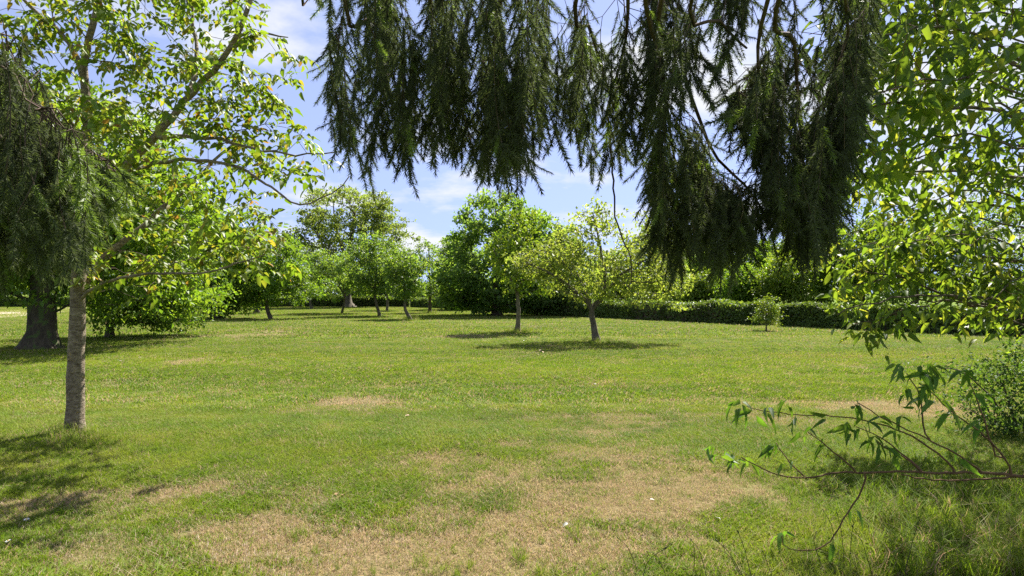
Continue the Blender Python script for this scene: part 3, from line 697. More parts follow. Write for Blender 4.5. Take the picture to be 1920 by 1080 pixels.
b = G(141, 812); d = b[1]; rng = R(401)
wal = thing('walnut_tree', 'walnut tree with pale grey trunk and bronze-tinged young leaves', 'tree', b)
W = lambda x, y, dd=0.: P(x, y, d + dd)
sk = Skel(rng)
sk.limb([b - [0, 0, .15], b, W(141, 740), W(143, 660), W(146, 560), W(152, 470), W(160, 350), W(165, 230), W(158, 130), W(170, 60), W(195, -40), W(210, -160)], .102, .018, .16, 0, .004)
sk.limb([W(150, 490), W(185, 400, -.1), W(228, 325, -.2), W(290, 255, -.4), W(355, 180, -.5), W(430, 95, -.7), W(470, 0, -.8), W(500, -110, -.8)], .056, .018, .16, 1, .006)
sk.limb([W(148, 545), W(190, 490, .3), W(240, 448, .5), W(300, 395, .8), W(355, 350, 1.0), W(410, 292, 1.2), W(450, 262, 1.3)], .048, .014, .16, 2, .008)
sk.limb([W(146, 560), W(200, 530, -.3), W(270, 513, -.5), W(380, 512, -.8), W(460, 488, -1.0), W(520, 460, -1.2)], .020, .005, .14, 3, .010)
sk.limb([W(228, 325, -.2), W(330, 300, -.6), W(430, 310, -.9), W(510, 350, -1.1), W(560, 385, -1.2), W(625, 360, -1.3), W(655, 330, -1.3)], .026, .005, .12, 4, .008)
sk.limb([W(290, 255, -.4), W(400, 260, -.7), W(480, 280, -.9), W(560, 290, -1.0), W(640, 285, -1.1)], .024, .005, .12, 5, .010)
sk.limb([W(160, 140), W(120, 70, .2), W(60, 15, .3), W(10, -40, .3)], .04, .012, .14, 6, .010)
sk.limb([W(355, 180, -.5), W(370, 110, -.2), W(360, 30, 0), W(350, -60, 0)], .03, .008, .14, 7, .012)
sk.limb([W(430, 95, -.7), W(490, 60, -.9), W(540, 70, -1.0)], .022, .005, .12, 8, .010)
es = [ell(350, 235, 190, 130, d - .4, 1.1), ell(480, 130, 80, 95, d - .7, .6), ell(500, 270, 110, 70, d - .8, .7), ell(130, 120, 190, 110, d, 1.1), ell(330, 420, 170, 95, d, 1.3),
      ell(460, 460, 90, 60, d - .9, .6), ell(90, 260, 150, 130, d + .3, 1.2), ell(220, -110, 330, 110, d, 1.5), ell(600, 340, 55, 40, d - 1.2, .3), ell(300, 60, 150, 70, d - .1, 1.), ell(230, 500, 120, 50, d + .2, 1.)]
A = sample_crown(es, 740, rng, .3, .0, .2)
tips = sk.reach(A, .25, .13, .05, .3, minlen=1.9); sk.radii(.0026, 2.9)
bp = np.array(b)
for i in range(len(sk.p)):
    h = sk.p[i][2] - bp[2]
    if h < .28 and sk.seed[i] == 0: sk.r[i] *= 1 + .18 * max(0, 1 - h / .28) ** 2
ch = sk.chains(); mbt = MB(); twb = MB()
for c in ch:
    pts = np.array([sk.p[i] for i in c]); rr = sk.r[c].copy()
    if len(c) < 2: continue
    if sk.par[c[0]] >= 0: rr[0] = min(rr[0], rr[1] * 1.2)
    if sk.seed[c[1]] == 0: mbt.tube(pts, rr * (1 + .03 * np.sin(np.arange(len(rr)) * 1.7)), 14)
    elif sk.seed[c[1]] > 0 and rr.max() > .02:
        lm = MB(); lm.tube(pts, rr, 9); link('limb', lm.mesh('limb', True), M['bark_walnut'], wal)
    else: twb.tube(pts, np.maximum(rr, .0022), 4)
link('trunk', mbt.mesh('trunk', True), M['bark_walnut'], wal); link('twig', twb.mesh('twig', True), M['bark_brown'], wal, kind='stuff')
def compound(A, per, n_leaflets, stalk, rng, out=None):
    """compound leaves: per stalks at each twig tip, each with paired leaflets"""
    C = []; D = []; Nn = []; S = []
    for a in A:
        for k in range(per):
            ax = rng.normal(0, 1, 3); ax[2] = ax[2] * .4 - .15; ax = nrm(ax); ln = stalk * rng.uniform(.7, 1.25)
            side = nrm(np.cross(ax, [0, 0, 1.])); up = np.cross(side, ax)
            for j in range(n_leaflets):
                u = .35 + .65 * (j // 2) / max(1, n_leaflets // 2); p = a + ax * ln * u - np.array([0, 0, .25 * ln * u * u])
                last = j == n_leaflets - 1
                dv = ax + (0 if last else (1 if j % 2 else -1) * 1.1) * side + np.array([0, 0, -.35]) + rng.normal(0, .2, 3)
                C.append(p); D.append(dv); Nn.append(up + rng.normal(0, .35, 3)); S.append((.75 + .35 * u) * rng.uniform(.75, 1.2))
    return np.array(C), np.array(D), np.array(Nn), np.array(S)
C, D, Nn, S = compound(A, 3, 5, .17, rng)
L = .096 * S; split_leaves(wal, wal, [LEAF_A, LEAF_B], C, D, Nn, L, L * .52, M['walnut'], 300)

# ------------------------------------------------------------------ tree with long drooping leaves, right
rb = np.array([7.3, 7.9, float(gz(7.3, 7.9))]); rng = R(501)
rt = thing('almond_tree', 'tree of long bright green backlit leaves reaching in beside the spruce curtain', 'tree', rb)
sk = Skel(rng)
sk.limb([rb - [0, 0, .1], rb, rb + [-.05, 0, 1.2], rb + [-.1, -.1, 2.4], rb + [-.3, -.2, 4.6]], .13, .05, .2, 0, .008)
br = [([(2100, 640, 7.9), (1920, 590, 7.6), (1800, 565, 7.4), (1690, 520, 7.2), (1600, 505, 7.0)], .03), ([(2110, 560, 7.9), (1920, 560, 7.2), (1780, 555, 6.8), (1660, 560, 6.6), (1570, 590, 6.5)], .024),
      ([(2100, 470, 7.9), (1930, 400, 7.6), (1800, 380, 7.8), (1680, 400, 8.0)], .03), ([(2100, 300, 7.8), (1940, 230, 6.4), (1800, 200, 5.6), (1680, 190, 5.2), (1560, 230, 5.0)], .035),
      ([(2080, 200, 7.8), (1900, 120, 7.0), (1780, 60, 6.6), (1700, 20, 6.4)], .035), ([(2090, 340, 7.8), (1900, 330, 6.6), (1760, 320, 6.0), (1620, 330, 5.6)], .026),
      ([(2120, 660, 7.9), (1960, 660, 7.4), (1850, 610, 7.2), (1720, 600, 7.0), (1650, 640, 7.0)], .02)]
for i, (pl, r0) in enumerate(br): sk.limb([P(p[0], p[1] - (35 if i == 6 else 0), p[2]) for p in pl], r0, .006, .16, i + 1, .012)
lay = [(1990, 640, 7.4, 1600, 610, 6.8), (1990, 600, 7.4, 1560, 545, 6.9), (1990, 540, 7.6, 1570, 520, 7.4), (2000, 520, 7.0, 1640, 470, 6.6), (1990, 470, 7.6, 1590, 440, 7.6), (1990, 420, 6.6, 1650, 405, 6.0),
       (2000, 390, 7.6, 1600, 350, 7.8), (2000, 330, 6.2, 1610, 345, 5.4), (1990, 280, 6.4, 1560, 255, 5.2), (2000, 240, 7.4, 1640, 190, 7.2), (1990, 190, 5.8, 1570, 175, 4.9), (2000, 130, 6.6, 1620, 110, 6.2), (2000, 90, 5.8, 1640, 60, 5.4),
       (2000, 20, 6.8, 1700, -10, 6.6), (2000, -60, 6.6, 1640, -70, 6.2), (2000, -130, 7.0, 1600, -140, 6.6), (1980, -160, 6.8, 1500, -250, 6.6), (2040, 350, 7.4, 1850, 320, 7.8), (2040, 560, 7.4, 1830, 570, 6.4),
       (1900, 130, 5.2, 1530, 110, 4.4), (1920, 210, 5.0, 1520, 240, 4.3), (1900, 300, 5.4, 1540, 330, 4.9), (1880, 30, 5.2, 1600, 10, 4.8), (1850, 500, 7.0, 1540, 480, 7.0)]
A = []
for (xa, ya, da, xb, yb, db) in lay:
    pa, pc = P(xa, ya, da), P(xb, yb, db); arch = np.array([0, 0, .16 * np.linalg.norm(pc - pa)])
    root_ = np.array([7.15, 7.8, max(.9, min(4.4, pa[2]))]); tip_ = pc
    sk.limb([root_, pa + arch * .35, (pa + pc) / 2 + arch * .8, pc], .020, .003, .14, 9, .012)
    for k in range(27):
        u = rng.uniform(0, 1) ** .8; c = pa * (1 - u) + pc * u + arch * 4 * .8 * u * (1 - u) * .9
        A.append(c + rng.normal(0, 1, 3) * np.array([.16, .30, .075]) * (1.15 - .5 * u) + np.array([0, 0, -.05]))
A = np.vstack([np.array(A), sample_crown([ell(1700, -270, 270, 150, 6.9, 1.3), ell(1500, -330, 180, 110, 6.6, 1.0)], 230, rng, .2)])  # unseen crown above the frame, added towards the sun to shade the upper leaves
sk.reach(A, .25, .13, .04, .2, minlen=2.0); sk.radii(.0026, 2.5)
mbt = MB(); twb = MB()
for c in sk.chains():
    if len(c) < 2: continue
    pts = np.array([sk.p[i] for i in c]); rr = sk.r[c].copy()
    if sk.par[c[0]] >= 0: rr[0] = min(rr[0], rr[1] * 1.2)
    if sk.seed[c[1]] == 0: mbt.tube(pts, rr, 12)
    elif sk.seed[c[1]] > 0:
        lm = MB(); lm.tube(pts, rr, 7); link('limb', lm.mesh('limb', True), M['bark_brown'], rt)
    else: twb.tube(pts, np.maximum(rr, .002), 4)
link('trunk', mbt.mesh('trunk', True), M['bark_brown'], rt); link('twig', twb.mesh('twig', True), M['twig'], rt, kind='stuff')
k = 9; C = (A[:, None] + rng.normal(0, .085, (len(A), k, 3))).reshape(-1, 3); a = rng.uniform(0, 6.283, len(C))
D = np.stack([np.cos(a) - .25, np.sin(a), rng.normal(-.55, .35, len(C))], -1); Nn = rng.normal(0, .45, C.shape) + [0, 0, .8]
L = rng.uniform(.09, .175, len(C)); split_leaves(rt, rt, [LEAF_B, LEAF_C, LEAF_A], C, D, Nn, L, L * .36, M['right'], 300)

# ------------------------------------------------------------------ low peach sapling with arching bare twigs, right foreground
pb = np.array([3.75, 4.05, float(gz(3.75, 4.05))]); rng = R(601); D0 = 3.95
pt = thing('peach_sapling', 'low sapling sending long bare arching twigs with drooping leaves over the grass', 'sapling', pb)
sk = Skel(rng)
q_ = lambda x, y, dd=0.: P(x, y, D0 + dd)
sk.limb([pb - [0, 0, .05], pb + [0, 0, .02], pb + [-.1, -.02, .3], pb + [-.16, -.04, .52]], .022, .015, .06, 0, .003)
sk.limb([q_(2095, 880), q_(1925, 893), q_(1840, 886), q_(1760, 888), q_(1700, 884), q_(1640, 887), q_(1570, 886), q_(1520, 895), q_(1465, 892), q_(1430, 878), q_(1390, 858)], .012, .0034, .05, 1, .003)
sk.limb([q_(2095, 870, .1), q_(1940, 890, .1), q_(1850, 898, .05), q_(1760, 901, .03), q_(1690, 890, .02)], .009, .004, .05, 1, .003)
tw = [[(1795, 885), (1745, 840), (1680, 805), (1640, 792), (1560, 780), (1500, 779), (1440, 772), (1400, 762)],
      [(1605, 884), (1560, 845), (1515, 810)], [(1625, 888), (1610, 930), (1580, 975), (1555, 1015), (1520, 1032), (1475, 1028), (1466, 1005)],
      [(1840, 883), (1790, 850), (1720, 815), (1650, 780), (1608, 755)], [(1730, 884), (1690, 850), (1650, 820), (1605, 800)], [(1510, 894), (1480, 865), (1455, 830)],
      [(1735, 826), (1730, 780), (1722, 735), (1700, 700)], [(1900, 885), (1860, 830), (1810, 790), (1760, 750), (1730, 720)], [(1735, 890), (1700, 860), (1665, 840), (1645, 828)],
      [(1870, 868), (1850, 800), (1828, 740), (1810, 700)]]
tipsp = []
for i, tl in enumerate(tw):
    dd = rng.uniform(-.1, .35); sk.limb([q_(x, y, dd * (j / len(tl))) for j, (x, y) in enumerate(tl)], .0062, .0026, .05, 2, .003)
sk.radii(.0016, 2.6)
mb = MB()
for c in sk.chains():
    if len(c) > 1: mb.tube(np.array([sk.p[i] for i in c]), np.maximum(sk.r[c], .0017), 6)
link('stem', mb.mesh('stem', True), M['twig'], pt)
cl = [(1385, 755, 5), (1405, 775, 5), (1440, 768, 5), (1470, 755, 4), (1500, 778, 3), (1350, 850, 6), (1375, 860, 6), (1400, 862, 4), (1445, 840, 3), (1480, 865, 3), (1585, 795, 6), (1600, 805, 5),
      (1635, 825, 7), (1655, 830, 6), (1690, 690, 7), (1720, 700, 8), (1735, 730, 8), (1760, 710, 6), (1700, 735, 6), (1745, 680, 6), (1466, 1003, 6), (1700, 780, 3), (1810, 695, 5), (1830, 735, 5), (1725, 770, 4), (1560, 780, 2), (1620, 786, 3), (1680, 805, 3), (1540, 828, 3), (1515, 810, 4), (1610, 757, 5), (1650, 782, 3), (1760, 752, 4), (1780, 775, 3), (1560, 1012, 3), (1590, 955, 2), (1690, 850, 3), (1840, 790, 4), (1790, 850, 3), (1455, 832, 4), (1330, 838, 4)]
Cs = []; Ds = []
for x, y, n in cl:
    for j in range(n):
        a = rng.uniform(0, 6.283); Cs.append(q_(x + rng.normal(0, 6), y + rng.normal(0, 6), rng.normal(.05, .05))); Ds.append((math.cos(a) - .2, math.sin(a) * .8, rng.uniform(-1.3, .1)))
Cs = np.array(Cs); Ds = np.array(Ds); L = rng.uniform(.07, .14, len(Cs))
split_leaves(pt, pt, [LEAF_C, LEAF_B], Cs, Ds, rng.normal(0, .5, Cs.shape) + [0, 0, .8], L, L * .27, M['peach'], 300)

# ---- dense small-leaved bush behind it
b = G(1905, 812); d = b[1]
tree('privet_bush', 'dense dark bush of small glossy leaves behind the long bare twigs', 'bush', b, [([b - [0, 0, .05], b + [0, 0, .05], P(1900, 780, d), P(1880, 720, d)], .02, .008), ([b, P(1940, 780, d), P(1960, 700, d)], .02, .008), ([b, P(1870, 760, d - .2), P(1810, 700, d - .3), P(1760, 690, d - .4)], .014, .004), ([b, P(1860, 790, d - .3), P(1800, 760, d - .5)], .012, .004)],
     [ell(1880, 725, 75, 60, d), ell(1825, 705, 62, 30, d - .2), ell(1970, 720, 110, 100, d), ell(1775, 695, 45, 20, d - .3), ell(1880, 790, 70, 36, d - .2), ell(1900, 680, 55, 40, d), ell(1960, 800, 120, 50, d - .2), ell(1800, 760, 40, 18, d - .4), ell(1890, 812, 75, 16, d - .3), ell(1840, 790, 60, 20, d - .4)], 250, 22, .17, .046, M['bush'], M['bark_brown'], 651, .0022, shell=.05, step=.1, proto=LEAF_A, wl=.5, lump=.5, minz=.02)

# ------------------------------------------------------------------ spruce over the viewpoint
def shoot_proto(seed, n=84, curve=.22):
    r = R(seed); mb = MB(); k = 7; y = np.linspace(0, 1, k); pts = np.stack([0.0 * y, y, -curve * y * y], -1)
    mb.tube(pts, np.linspace(.016, .007, k), 3)
    u = np.linspace(.03, 1, n); a = np.arange(n) * 2.39996 + r.normal(0, .25, n); c = np.stack([0 * u, u, -curve * u * u], -1)
    rad = np.stack([np.cos(a), np.zeros(n), np.sin(a) * .8], -1)
    D = nrm(rad + np.array([0, .75, 0]) + r.normal(0, .12, (n, 3))); D[u > .93] = nrm(D[u > .93] + [0, 1, 0])
    ln = (.20 - .03 * u) * r.uniform(.8, 1.15, n); S = nrm(np.cross(D, r.normal(0, 1, (n, 3)))) * .014
    V = np.stack([c - S, c + S, c + D * ln[:, None]], 1).reshape(-1, 3)
    kk = np.arange(n)[:, None] * 3; mb.add(V, [kk + np.array([[0, 1, 2]])])
    by = {}
    for f in mb.F: by.setdefault(f.shape[1], []).append(f)
    return np.vstack(mb.V), [np.vstack(v) for v in by.values()]
SH = [shoot_proto(s, 105, c) for s, c in ((1, .10), (2, .22), (3, .34), (4, .05))]
sb = np.array([0.55, -2.6, 0.]); spr = thing('spruce_tree', 'spruce whose dark needled boughs hang in curtains over the lawn from above', 'tree', sb)
rng = R(700); mb = MB(); zz = np.linspace(-.2, 11, 24); mb.tube(np.stack([sb[0] + .03 * np.sin(zz), sb[1] + 0 * zz, zz], -1), .26 - .02 * zz + .10 * np.exp(-zz * 3), 16)
link('trunk', mb.mesh('trunk', True), M['bark_spruce'], spr)
# masses: name, limb polylines (px,py,depth), x range, upper and lower outline, depth range, strands
def outline(pts): xs, ys = zip(*pts); return lambda x: np.interp(x, xs, ys)
masses = [
 dict(limbs=[[(640, -40, 2.2), (690, 40, 2.5), (720, 140, 2.7)], [(800, -60, 2.1), (810, 60, 2.5), (800, 170, 2.8)], [(930, -60, 2.2), (930, 60, 2.6), (900, 190, 2.8)], [(980, -60, 2.3), (1000, 60, 2.6)]],
      x=(625, 1020), top=outline([(610, -60), (660, -90), (1020, -90)]), bot=outline([(600, 250), (625, 290), (650, 300), (675, 385), (690, 385), (705, 305), (750, 300), (762, 362), (775, 300), (850, 315), (920, 350), (950, 355), (1005, 335), (1020, 270)]), d=(2.2, 3.0), n=190, s=.36),
 dict(limbs=[[(1090, -60, 2.2), (1110, 60, 2.6), (1150, 200, 2.9)], [(1180, -60, 2.3), (1170, 80, 2.7), (1130, 240, 2.9)]],
      x=(1040, 1225), top=outline([(1040, -80), (1225, -80)]), bot=outline([(1040, 290), (1060, 300), (1110, 345), (1125, 360), (1150, 310), (1195, 330), (1225, 250)]), d=(2.4, 3.1), n=52, s=.32),
 dict(limbs=[[(1250, -60, 2.2), (1270, 80, 2.5), (1300, 190, 2.7), (1340, 290, 2.8), (1400, 350, 2.9), (1440, 410, 2.9)], [(1210, -40, 2.2), (1240, 120, 2.6), (1260, 260, 2.8), (1290, 370, 2.8)]],
      x=(1225, 1425), top=outline([(1225, 120), (1290, 220), (1340, 320), (1425, 390)]), bot=outline([(1200, 400), (1235, 500), (1275, 530), (1330, 470), (1350, 535), (1400, 520), (1430, 455)]), d=(2.4, 3.1), n=126, s=.32),
 dict(limbs=[[(1310, -60, 2.2), (1350, 40, 2.5), (1400, 90, 2.7)]], x=(1225, 1420), top=outline([(1225, -90), (1420, -90)]), bot=outline([(1225, 240), (1300, 205), (1340, 195), (1420, 90)]), d=(2.3, 2.9), n=52, s=.28),
 dict(limbs=[[(1480, -60, 2.1), (1490, 80, 2.5), (1500, 230, 2.8), (1510, 330, 2.8)], [(1580, -60, 2.2), (1590, 60, 2.5), (1550, 180, 2.7)], [(1430, 20, 2.3), (1420, 150, 2.6), (1400, 230, 2.7)]],
      x=(1375, 1610), top=outline([(1375, 190), (1425, 110), (1460, -60), (1650, -90)]), bot=outline([(1375, 300), (1430, 320), (1450, 470), (1480, 500), (1500, 520), (1540, 500), (1575, 430), (1610, 250)]), d=(2.3, 3.1), n=172, s=.36),
 dict(limbs=[[(-140, -60, 1.5), (-40, 90, 1.8), (60, 230, 2.0), (130, 300, 2.1), (215, 320, 2.1)], [(-120, 60, 1.6), (-20, 220, 1.9), (40, 330, 2.0)], [(-160, 160, 1.7), (-60, 300, 1.9), (20, 420, 2.0)]],
      x=(-160, 195), top=outline([(-160, -30), (0, 40), (70, 190), (150, 270), (225, 320)]), bot=outline([(-160, 560), (0, 545), (60, 540), (110, 545), (160, 520), (195, 480), (225, 420)]), d=(1.6, 2.2), n=230, s=.30),
 dict(limbs=[[(560, -60, 2.4), (585, -10, 2.5)]], x=(575, 612), top=outline([(575, -70), (612, -70)]), bot=outline([(575, 30), (612, 45)]), d=(2.4, 2.6), n=5, s=.2),
]
allC = []; allD = []; allN = []; allL = []; own = []
for mi, ms in enumerate(masses):
    bo = thing_part = None
    sk = Skel(rng)
    first = P(*ms['limbs'][0][0]); s0 = np.array([sb[0], sb[1], max(first[2] + .9, 3.3)])
    for li, lp in enumerate(ms['limbs']):
        p0 = P(*lp[0]); midp = (s0 + p0) / 2 + np.array([0, 0, .35])
        # the limb leaves the trunk, arches over the camera and sinks into the curtain
        if li == 0: sk.limb([s0, midp] + [P(*q) for q in lp], .030, .005, .09, 0, .002)
        else:
            A_ = np.array(sk.p); pj = A_[np.argmin(np.linalg.norm(A_ - (p0 + np.array([0, -.9, .5])), axis=1))]
            sk.limb([pj, (pj + p0) / 2 + [0, 0, .05]] + [P(*q) for q in lp], .015, .004, .09, 1, .003)
    n0 = len(sk.p)
    strands = []
    for k in range(ms['n']):
        if k % 5 == 0:                                   # branchlets hang in tufts of five
            cx_ = rng.uniform(*ms['x']); cd_ = rng.uniform(*ms['d']); cu_ = 1.0 if rng.uniform() < .5 else rng.uniform(0, 1)
        x = float(np.clip(cx_ + rng.normal(0, 24), *ms['x'])); dd = cd_ + rng.normal(0, .06); tp = float(ms['top'](x)); bt = float(ms['bot'](x)) + rng.normal(0, 10) - 62 * 2.6 / dd
        ln = ms['s'] * F / dd * rng.uniform(.6, 1.3)
        lo_ = min(tp + 60, bt - 10); y1 = lo_ + (bt - lo_) * cu_ - abs(rng.normal(0, 22))
        y0 = max(tp, y1 - ln)
        if y1 - y0 < 40: y0 = y1 - 40
        strands.append((P(x + rng.normal(0, 14), y0, dd), P(x, y1, dd + rng.normal(0, .04))))
    tips = sk.reach(np.array([s[0] for s in strands]), .15, .07, .03, -.2, minlen=1.6 if mi != 5 else 1.2)
    order = np.argsort([np.min(np.linalg.norm(np.array(sk.p[:n0]) - s[0], axis=1)) for s in strands])
    A_ = np.array(sk.p)
    for s0_, s1_ in strands:
        nl = max(4, int(np.linalg.norm(s1_ - s0_) / .045)); par = int(np.argmin(np.linalg.norm(A_ - s0_, axis=1))); wv = rng.normal(0, .02, 3); wv[2] = 0
        prev = s0_; sd0 = rng.uniform(0, 6.283)
        for j in range(1, nl + 1):
            u = j / nl; p = s0_ * (1 - u) + s1_ * u + wv * math.sin(u * 3.1); par = sk.add(p, par); dn = nrm(p - prev); prev = p
            a = sd0 + (j % 2) * math.pi + rng.normal(0, .7)
            lat = np.array([math.cos(a), math.sin(a), 0])
            for rep in range(2 if rng.uniform() < .35 else 1):
                allC.append(p); allD.append(dn * 1.0 + lat * rng.uniform(.2, .62) + rng.normal(0, .08, 3)); allN.append(lat * -1 + np.array([0, 0, .6]) + rng.normal(0, .2, 3)); allL.append(rng.uniform(.085, .145) * (1 - .2 * u)); own.append(mi)
                a += 2.4; lat = np.array([math.cos(a), math.sin(a), 0])
        allC.append(prev); allD.append(dn + rng.normal(0, .1, 3)); allN.append(rng.normal(0, 1, 3)); allL.append(rng.uniform(.12, .17)); own.append(mi)
    sk.radii(.0011, 3.2); wb = MB(); sk.wood(wb, 7)
    ms['obj'] = link('bough', wb.mesh('bough', True), M['bark_spruce'], spr)
# bare hanging twig ends
bv = np.array([v.co for v in masses[1]['obj'].data.vertices]); st_ = bv[np.argmin(np.linalg.norm(bv - P(1143, 215, 2.8), axis=1))]
hb = MB(); q, t = along([st_] + [P(x, y, 2.8) for x, y in [(1148, 300), (1153, 400), (1170, 455), (1184, 500), (1180, 540)]], .03)
q = q + rng.normal(0, .003, q.shape); q[0] = st_; hb.tube(q, np.linspace(.0055, .0022, len(q)), 5); link('bare_twig', hb.mesh('bare_twig', True), M['bark_spruce'], masses[1]['obj'])
allC = np.array(allC); allD = np.array(allD); allN = np.array(allN); own = np.array(own); allL = np.array(allL) * np.where(own == 5, .78, 1.0)
px, py = pix(allC); ins = (px > 0) & (px < 1920) & (py > 0) & (py < 1080)
fresh = ((own == 5) & (px > 118) & (py < 400) & (py > 230) & (R(5).uniform(0, 1, len(px)) < .85)) | (R(6).uniform(0, 1, len(px)) < .05)
score = np.where(ins, allL / allC[:, 1], 0); rest_pick = np.argsort(-score)[:300]; pick = np.zeros(len(allC), bool); pick[rest_pick] = True
shm = {}
for fr in (0, 1):
    for j in range(4):
        me = new_mesh('shoot', SH[j][0], SH[j][1]); me.materials.append(M['needle_new' if fr else 'needle']); shm[fr, j] = me
org = Matrix.Translation(Vector(spr.location)).inverted()
ids = np.where(pick)[0]
for i, m in zip(ids, matrices(allC[ids], allD[ids], allN[ids], allL[ids], allL[ids])):
    o = bpy.data.objects.new('shoot', shm[int(fresh[i]), int(i) % 4]); COL.objects.link(o); o.parent = masses[own[i]]['obj']; o.matrix_basis = m
for mi, ms in enumerate(masses):
    for fr in (False, True):
        mb = MB()
        for j in range(4):
            s = np.where((own == mi) & ~pick & (np.arange(len(allC)) % 4 == j) & (fresh == fr))[0]
            if len(s): mb.add(*place(SH[j], allC[s], allD[s], allN[s], allL[s], allL[s]))
        if mb.n: link('foliage', mb.mesh('foliage'), M['needle_new' if fr else 'needle'], ms['obj'], kind='stuff')

# ------------------------------------------------------------------ small things on the lawn
def tall_grass(px0, px1, py0, py1, n, seed, s0, s1, dryv=.12):
    r = R(seed); X = []; 
    for k in range(n):
        g = G(r.uniform(px0, px1), r.uniform(py0, py1)); X.append(g)
    return np.array(X), r.uniform(s0, s1, n), np.clip(r.normal(dryv, .12, n), 0, 1)
TG = [tall_grass(95, 200, 812, 850, 55, 801, .4, .85), tall_grass(1600, 2000, 900, 1090, 460, 802, .3, .95), tall_grass(1450, 1700, 880, 1090, 130, 803, .2, .6), tall_grass(948, 995, 620, 627, 40, 804, .6, 1.1),
      tall_grass(1090, 1148, 637, 645, 50, 805, .5, .95), tall_grass(180, 330, 820, 860, 45, 806, .25, .5), tall_grass(1550, 2000, 800, 900, 120, 807, .25, .6), tall_grass(755, 785, 597, 602, 24, 808, .8, 1.4), tall_grass(795, 820, 584, 590, 24, 809, .8, 1.5),
      tall_grass(1250, 1600, 1040, 1110, 40, 810, .3, .6), tall_grass(850, 1250, 1010, 1110, 40, 811, .2, .35), tall_grass(0, 1900, 700, 1090, 420, 813, .14, .30), tall_grass(0, 1900, 620, 720, 500, 814, .2, .42)]
wr = R(815)
for (wx, wy) in [(640, 930), (655, 915), (1140, 805), (960, 895), (1005, 900), (1085, 1000), (330, 860), (250, 850), (560, 1010), (240, 1065), (380, 1050), (860, 955), (930, 960), (1290, 840), (760, 700), (1180, 700), (1510, 700), (430, 800), (1060, 760), (720, 860), (520, 870), (1230, 1000), (100, 900), (800, 1070), (880, 1060), (1000, 1065), (1350, 760)]:
    g = G(wx, wy); n_ = int(wr.integers(3, 8)); X = g + wr.normal(0, .07, (n_, 3)) * [1.4, 1, 0]; X[:, 2] = gz(X[:, 0], X[:, 1])
    TG.append((X, wr.uniform(.22, .48, n_), wr.uniform(0, .12, n_)))
scatter('tall_grass', long_, np.vstack([t[0] for t in TG]), np.concatenate([t[1] for t in TG]), np.concatenate([t[2] for t in TG]), 812)

m_stem = bark_mat('dry_stem', (.05, .055, .025), (.11, .11, .05), 30, .3, .2)
r = R(820)
for (x0, y0, x1, y1) in ((1205, 1085, 1160, 1010), (1255, 1085, 1215, 1035), (1200, 1120, 1245, 1030), (1330, 1095, 1290, 1008), (1300, 1080, 1296, 1012), (1408, 1100, 1345, 1015), (1398, 1090, 1340, 1030), (1415, 1100, 1385, 1000), (1455, 1090, 1430, 1035),
                          (1560, 1060, 1545, 960), (1585, 1065, 1570, 965), (1592, 1060, 1600, 985), (1550, 1075, 1530, 1000), (1640, 1085, 1600, 990), (1690, 1090, 1720, 985)):
    g = G(x0, max(y0, 1000)); t = P(x1, y1, g[1] - r.uniform(0, .15)); mid = (g + t) / 2 + np.array([r.normal(0, .02), 0, .05])
    s = thing('grass_stem', 'thin dark grass stem standing under the tip of the lowest hanging twig' if x0 > 1500 else 'thin dark grass stem in the leaning bunch beside the lowest drooping twig leaves' if x0 > 1380 else 'thin dark grass stem standing alone out in the scorched turf', 'grass stem', g, 'grass stems under the twig' if x0 > 1500 else 'grass stems in the bunch' if x0 > 1380 else 'grass stems in scorched turf')
    q, u = along([g - [0, 0, .03], mid, t], .03); mb = MB(); mb.tube(q, np.linspace(.0026, .0014, len(q)), 5); link('stalk', mb.mesh('stalk', True), m_stem, s)
    hd, u = along([t, t + (t - mid) * .16], .01); mb = MB(); mb.tube(hd, .0045 * np.sin(np.linspace(.4, 2.8, len(hd))) + .001, 5); link('seed_head', mb.mesh('seed_head', True), m_stem, s)

def plain(name, col, rough=.7):
    m, N, L = mat_new(name); geo = N('ShaderNodeNewGeometry'); no = N('ShaderNodeTexNoise'); no.inputs['Scale'].default_value = 60; L(geo.outputs['Position'], no.inputs['Vector'])
    r_ = ramp(N, [(.3, tuple(c * .75 for c in col)), (.7, col)]); L(no.outputs['Fac'], r_.inputs[0]); bs = N('ShaderNodeBsdfPrincipled'); bs.inputs['Roughness'].default_value = rough
    L(r_.outputs[0], bs.inputs['Base Color']); o = N('ShaderNodeOutputMaterial'); L(bs.outputs[0], o.inputs[0]); return m
M['petal'] = plain('petal', (.8, .8, .78)); M['disc'] = plain('flower_disc', (.7, .48, .05)); M['dead'] = plain('dead_leaf', (.33, .20, .10)); M['pale'] = plain('pale_leaf', (.62, .60, .52)); M['grn'] = plain('flower_stem', (.09, .15, .03))
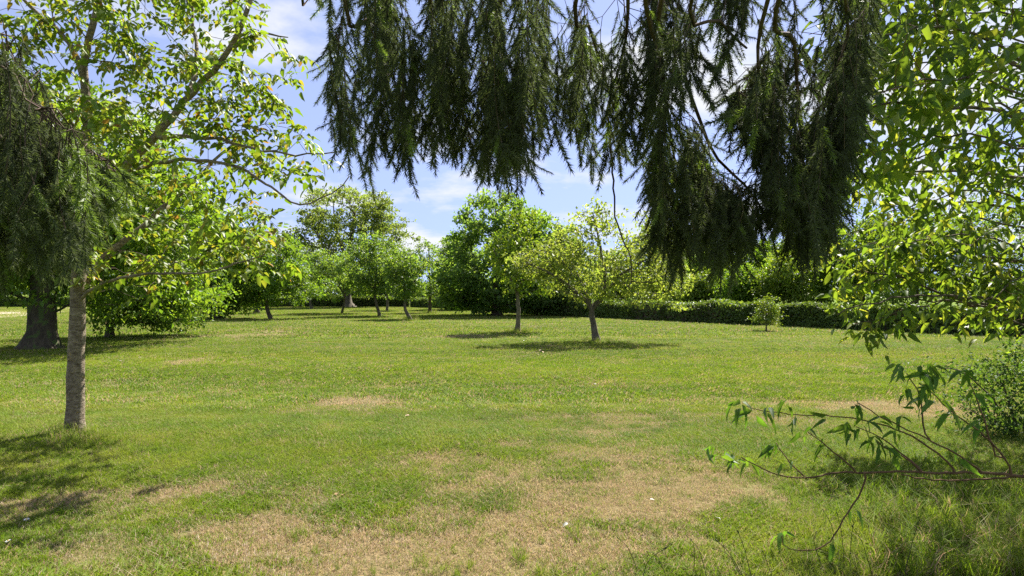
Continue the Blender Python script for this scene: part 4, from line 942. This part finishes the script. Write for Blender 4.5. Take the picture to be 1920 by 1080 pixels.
# daisies
r = R(830); mbp = MB(); a = np.arange(12) * math.pi / 6
Cd = np.zeros((12, 3)); Cd[:, 2] = .05; Dd = np.stack([np.cos(a), np.sin(a), .15 + 0 * a], -1); mbp.add(*place(DIAMOND, Cd, Dd, np.tile([0, 0, 1.], (12, 1)), .018, .008)); me_p = mbp.mesh('petal_ring'); me_p.materials.append(M['petal'])
mbd = MB(); mbd.tube([(0, 0, .049), (0, 0, .053), (0, 0, .056)], [.006, .0055, .002], 8); me_d = mbd.mesh('flower_disc'); me_d.materials.append(M['disc'])
mbs = MB(); mbs.tube([(0, 0, -.01), (.002, 0, .025), (0, 0, .05)], [.0014, .0013, .0012], 5); me_s = mbs.mesh('flower_stem'); me_s.materials.append(M['grn'])
for (x, y) in [(196, 683), (203, 685), (210, 681), (222, 680), (228, 682), (238, 679), (252, 679), (190, 688), (262, 676), (215, 686), (50, 988), (20, 1028), (731, 699), (1115, 726)]:
    g = G(x, y); lab = 'white daisy in the cluster at the edge of the thick-trunked tree shade' if x < 300 and y < 700 else {50: 'lone white daisy just outside the walnut shade on thin turf', 20: 'lone white daisy at the lower rim of the walnut shade', 731: 'lone white daisy in the open lawn above the tan streak', 1115: 'lone white daisy in the lawn before the leaning apple tree'}[x]
    dz = thing('daisy', lab, 'flower', g, 'daisies at the shade edge' if x < 300 and y < 700 else 'lone daisies in the lawn'); sc = r.uniform(.8, 1.2) if y > 900 else r.uniform(1.1, 1.7); dz.scale = (sc, sc, sc); dz.rotation_euler = (r.normal(0, .2), r.normal(0, .2), r.uniform(0, 6))
    for nm, me in (('petal_ring', me_p), ('flower_disc', me_d), ('flower_stem', me_s)):
        o = bpy.data.objects.new(nm, me); COL.objects.link(o); o.parent = dz
# fallen leaves
lf = {k: new_mesh('fallen_leaf', LEAF_B[0] * np.array([.5, 1, 1]), LEAF_B[1], True) for k in ('dead', 'pale')}
for k in lf: lf[k].materials.append(M[k])
spots = [(988, 664, 'dead', .16), (1010, 661, 'dead', .18), (1018, 664, 'dead', .17), (1005, 668, 'dead', .15), (632, 938, 'dead', .09), (650, 936, 'dead', .10), (1066, 990, 'pale', .055), (1352, 984, 'pale', .05), (985, 641, 'pale', .13), (1218, 945, 'pale', .035), (900, 688, 'dead', .12), (770, 785, 'dead', .09)]
for (x, y, k, s) in spots:
    g = G(x, y); o = bpy.data.objects.new('fallen_leaf', lf[k]); COL.objects.link(o); o.location = (g[0], g[1], g[2] + .035); o.scale = (s, s, s); o.rotation_euler = (r.normal(.3, .3), r.normal(0, .4), r.uniform(0, 6))
    lab = {632: 'brown fallen leaf paired with another at the rim of the scorched patch', 650: 'brown fallen leaf paired with another at the rim of the scorched patch', 1066: 'upright pale leaf in the middle of the scorched patch',
           1352: 'small white leaf scrap at the edge of the scorched patch by the twig', 985: 'pale leaf lying between the young tree and the brown leaf heap', 1218: 'tiny pale leaf scrap on the scorched patch',
           900: 'single brown leaf on green lawn before the slim young tree', 770: 'single brown leaf on green lawn above the scorched patch'}.get(x, 'curled brown leaf in the little heap before the leaning apple tree')
    tag(o, lab, 'leaf', 'brown fallen leaves' if k == 'dead' else 'pale fallen leaves')
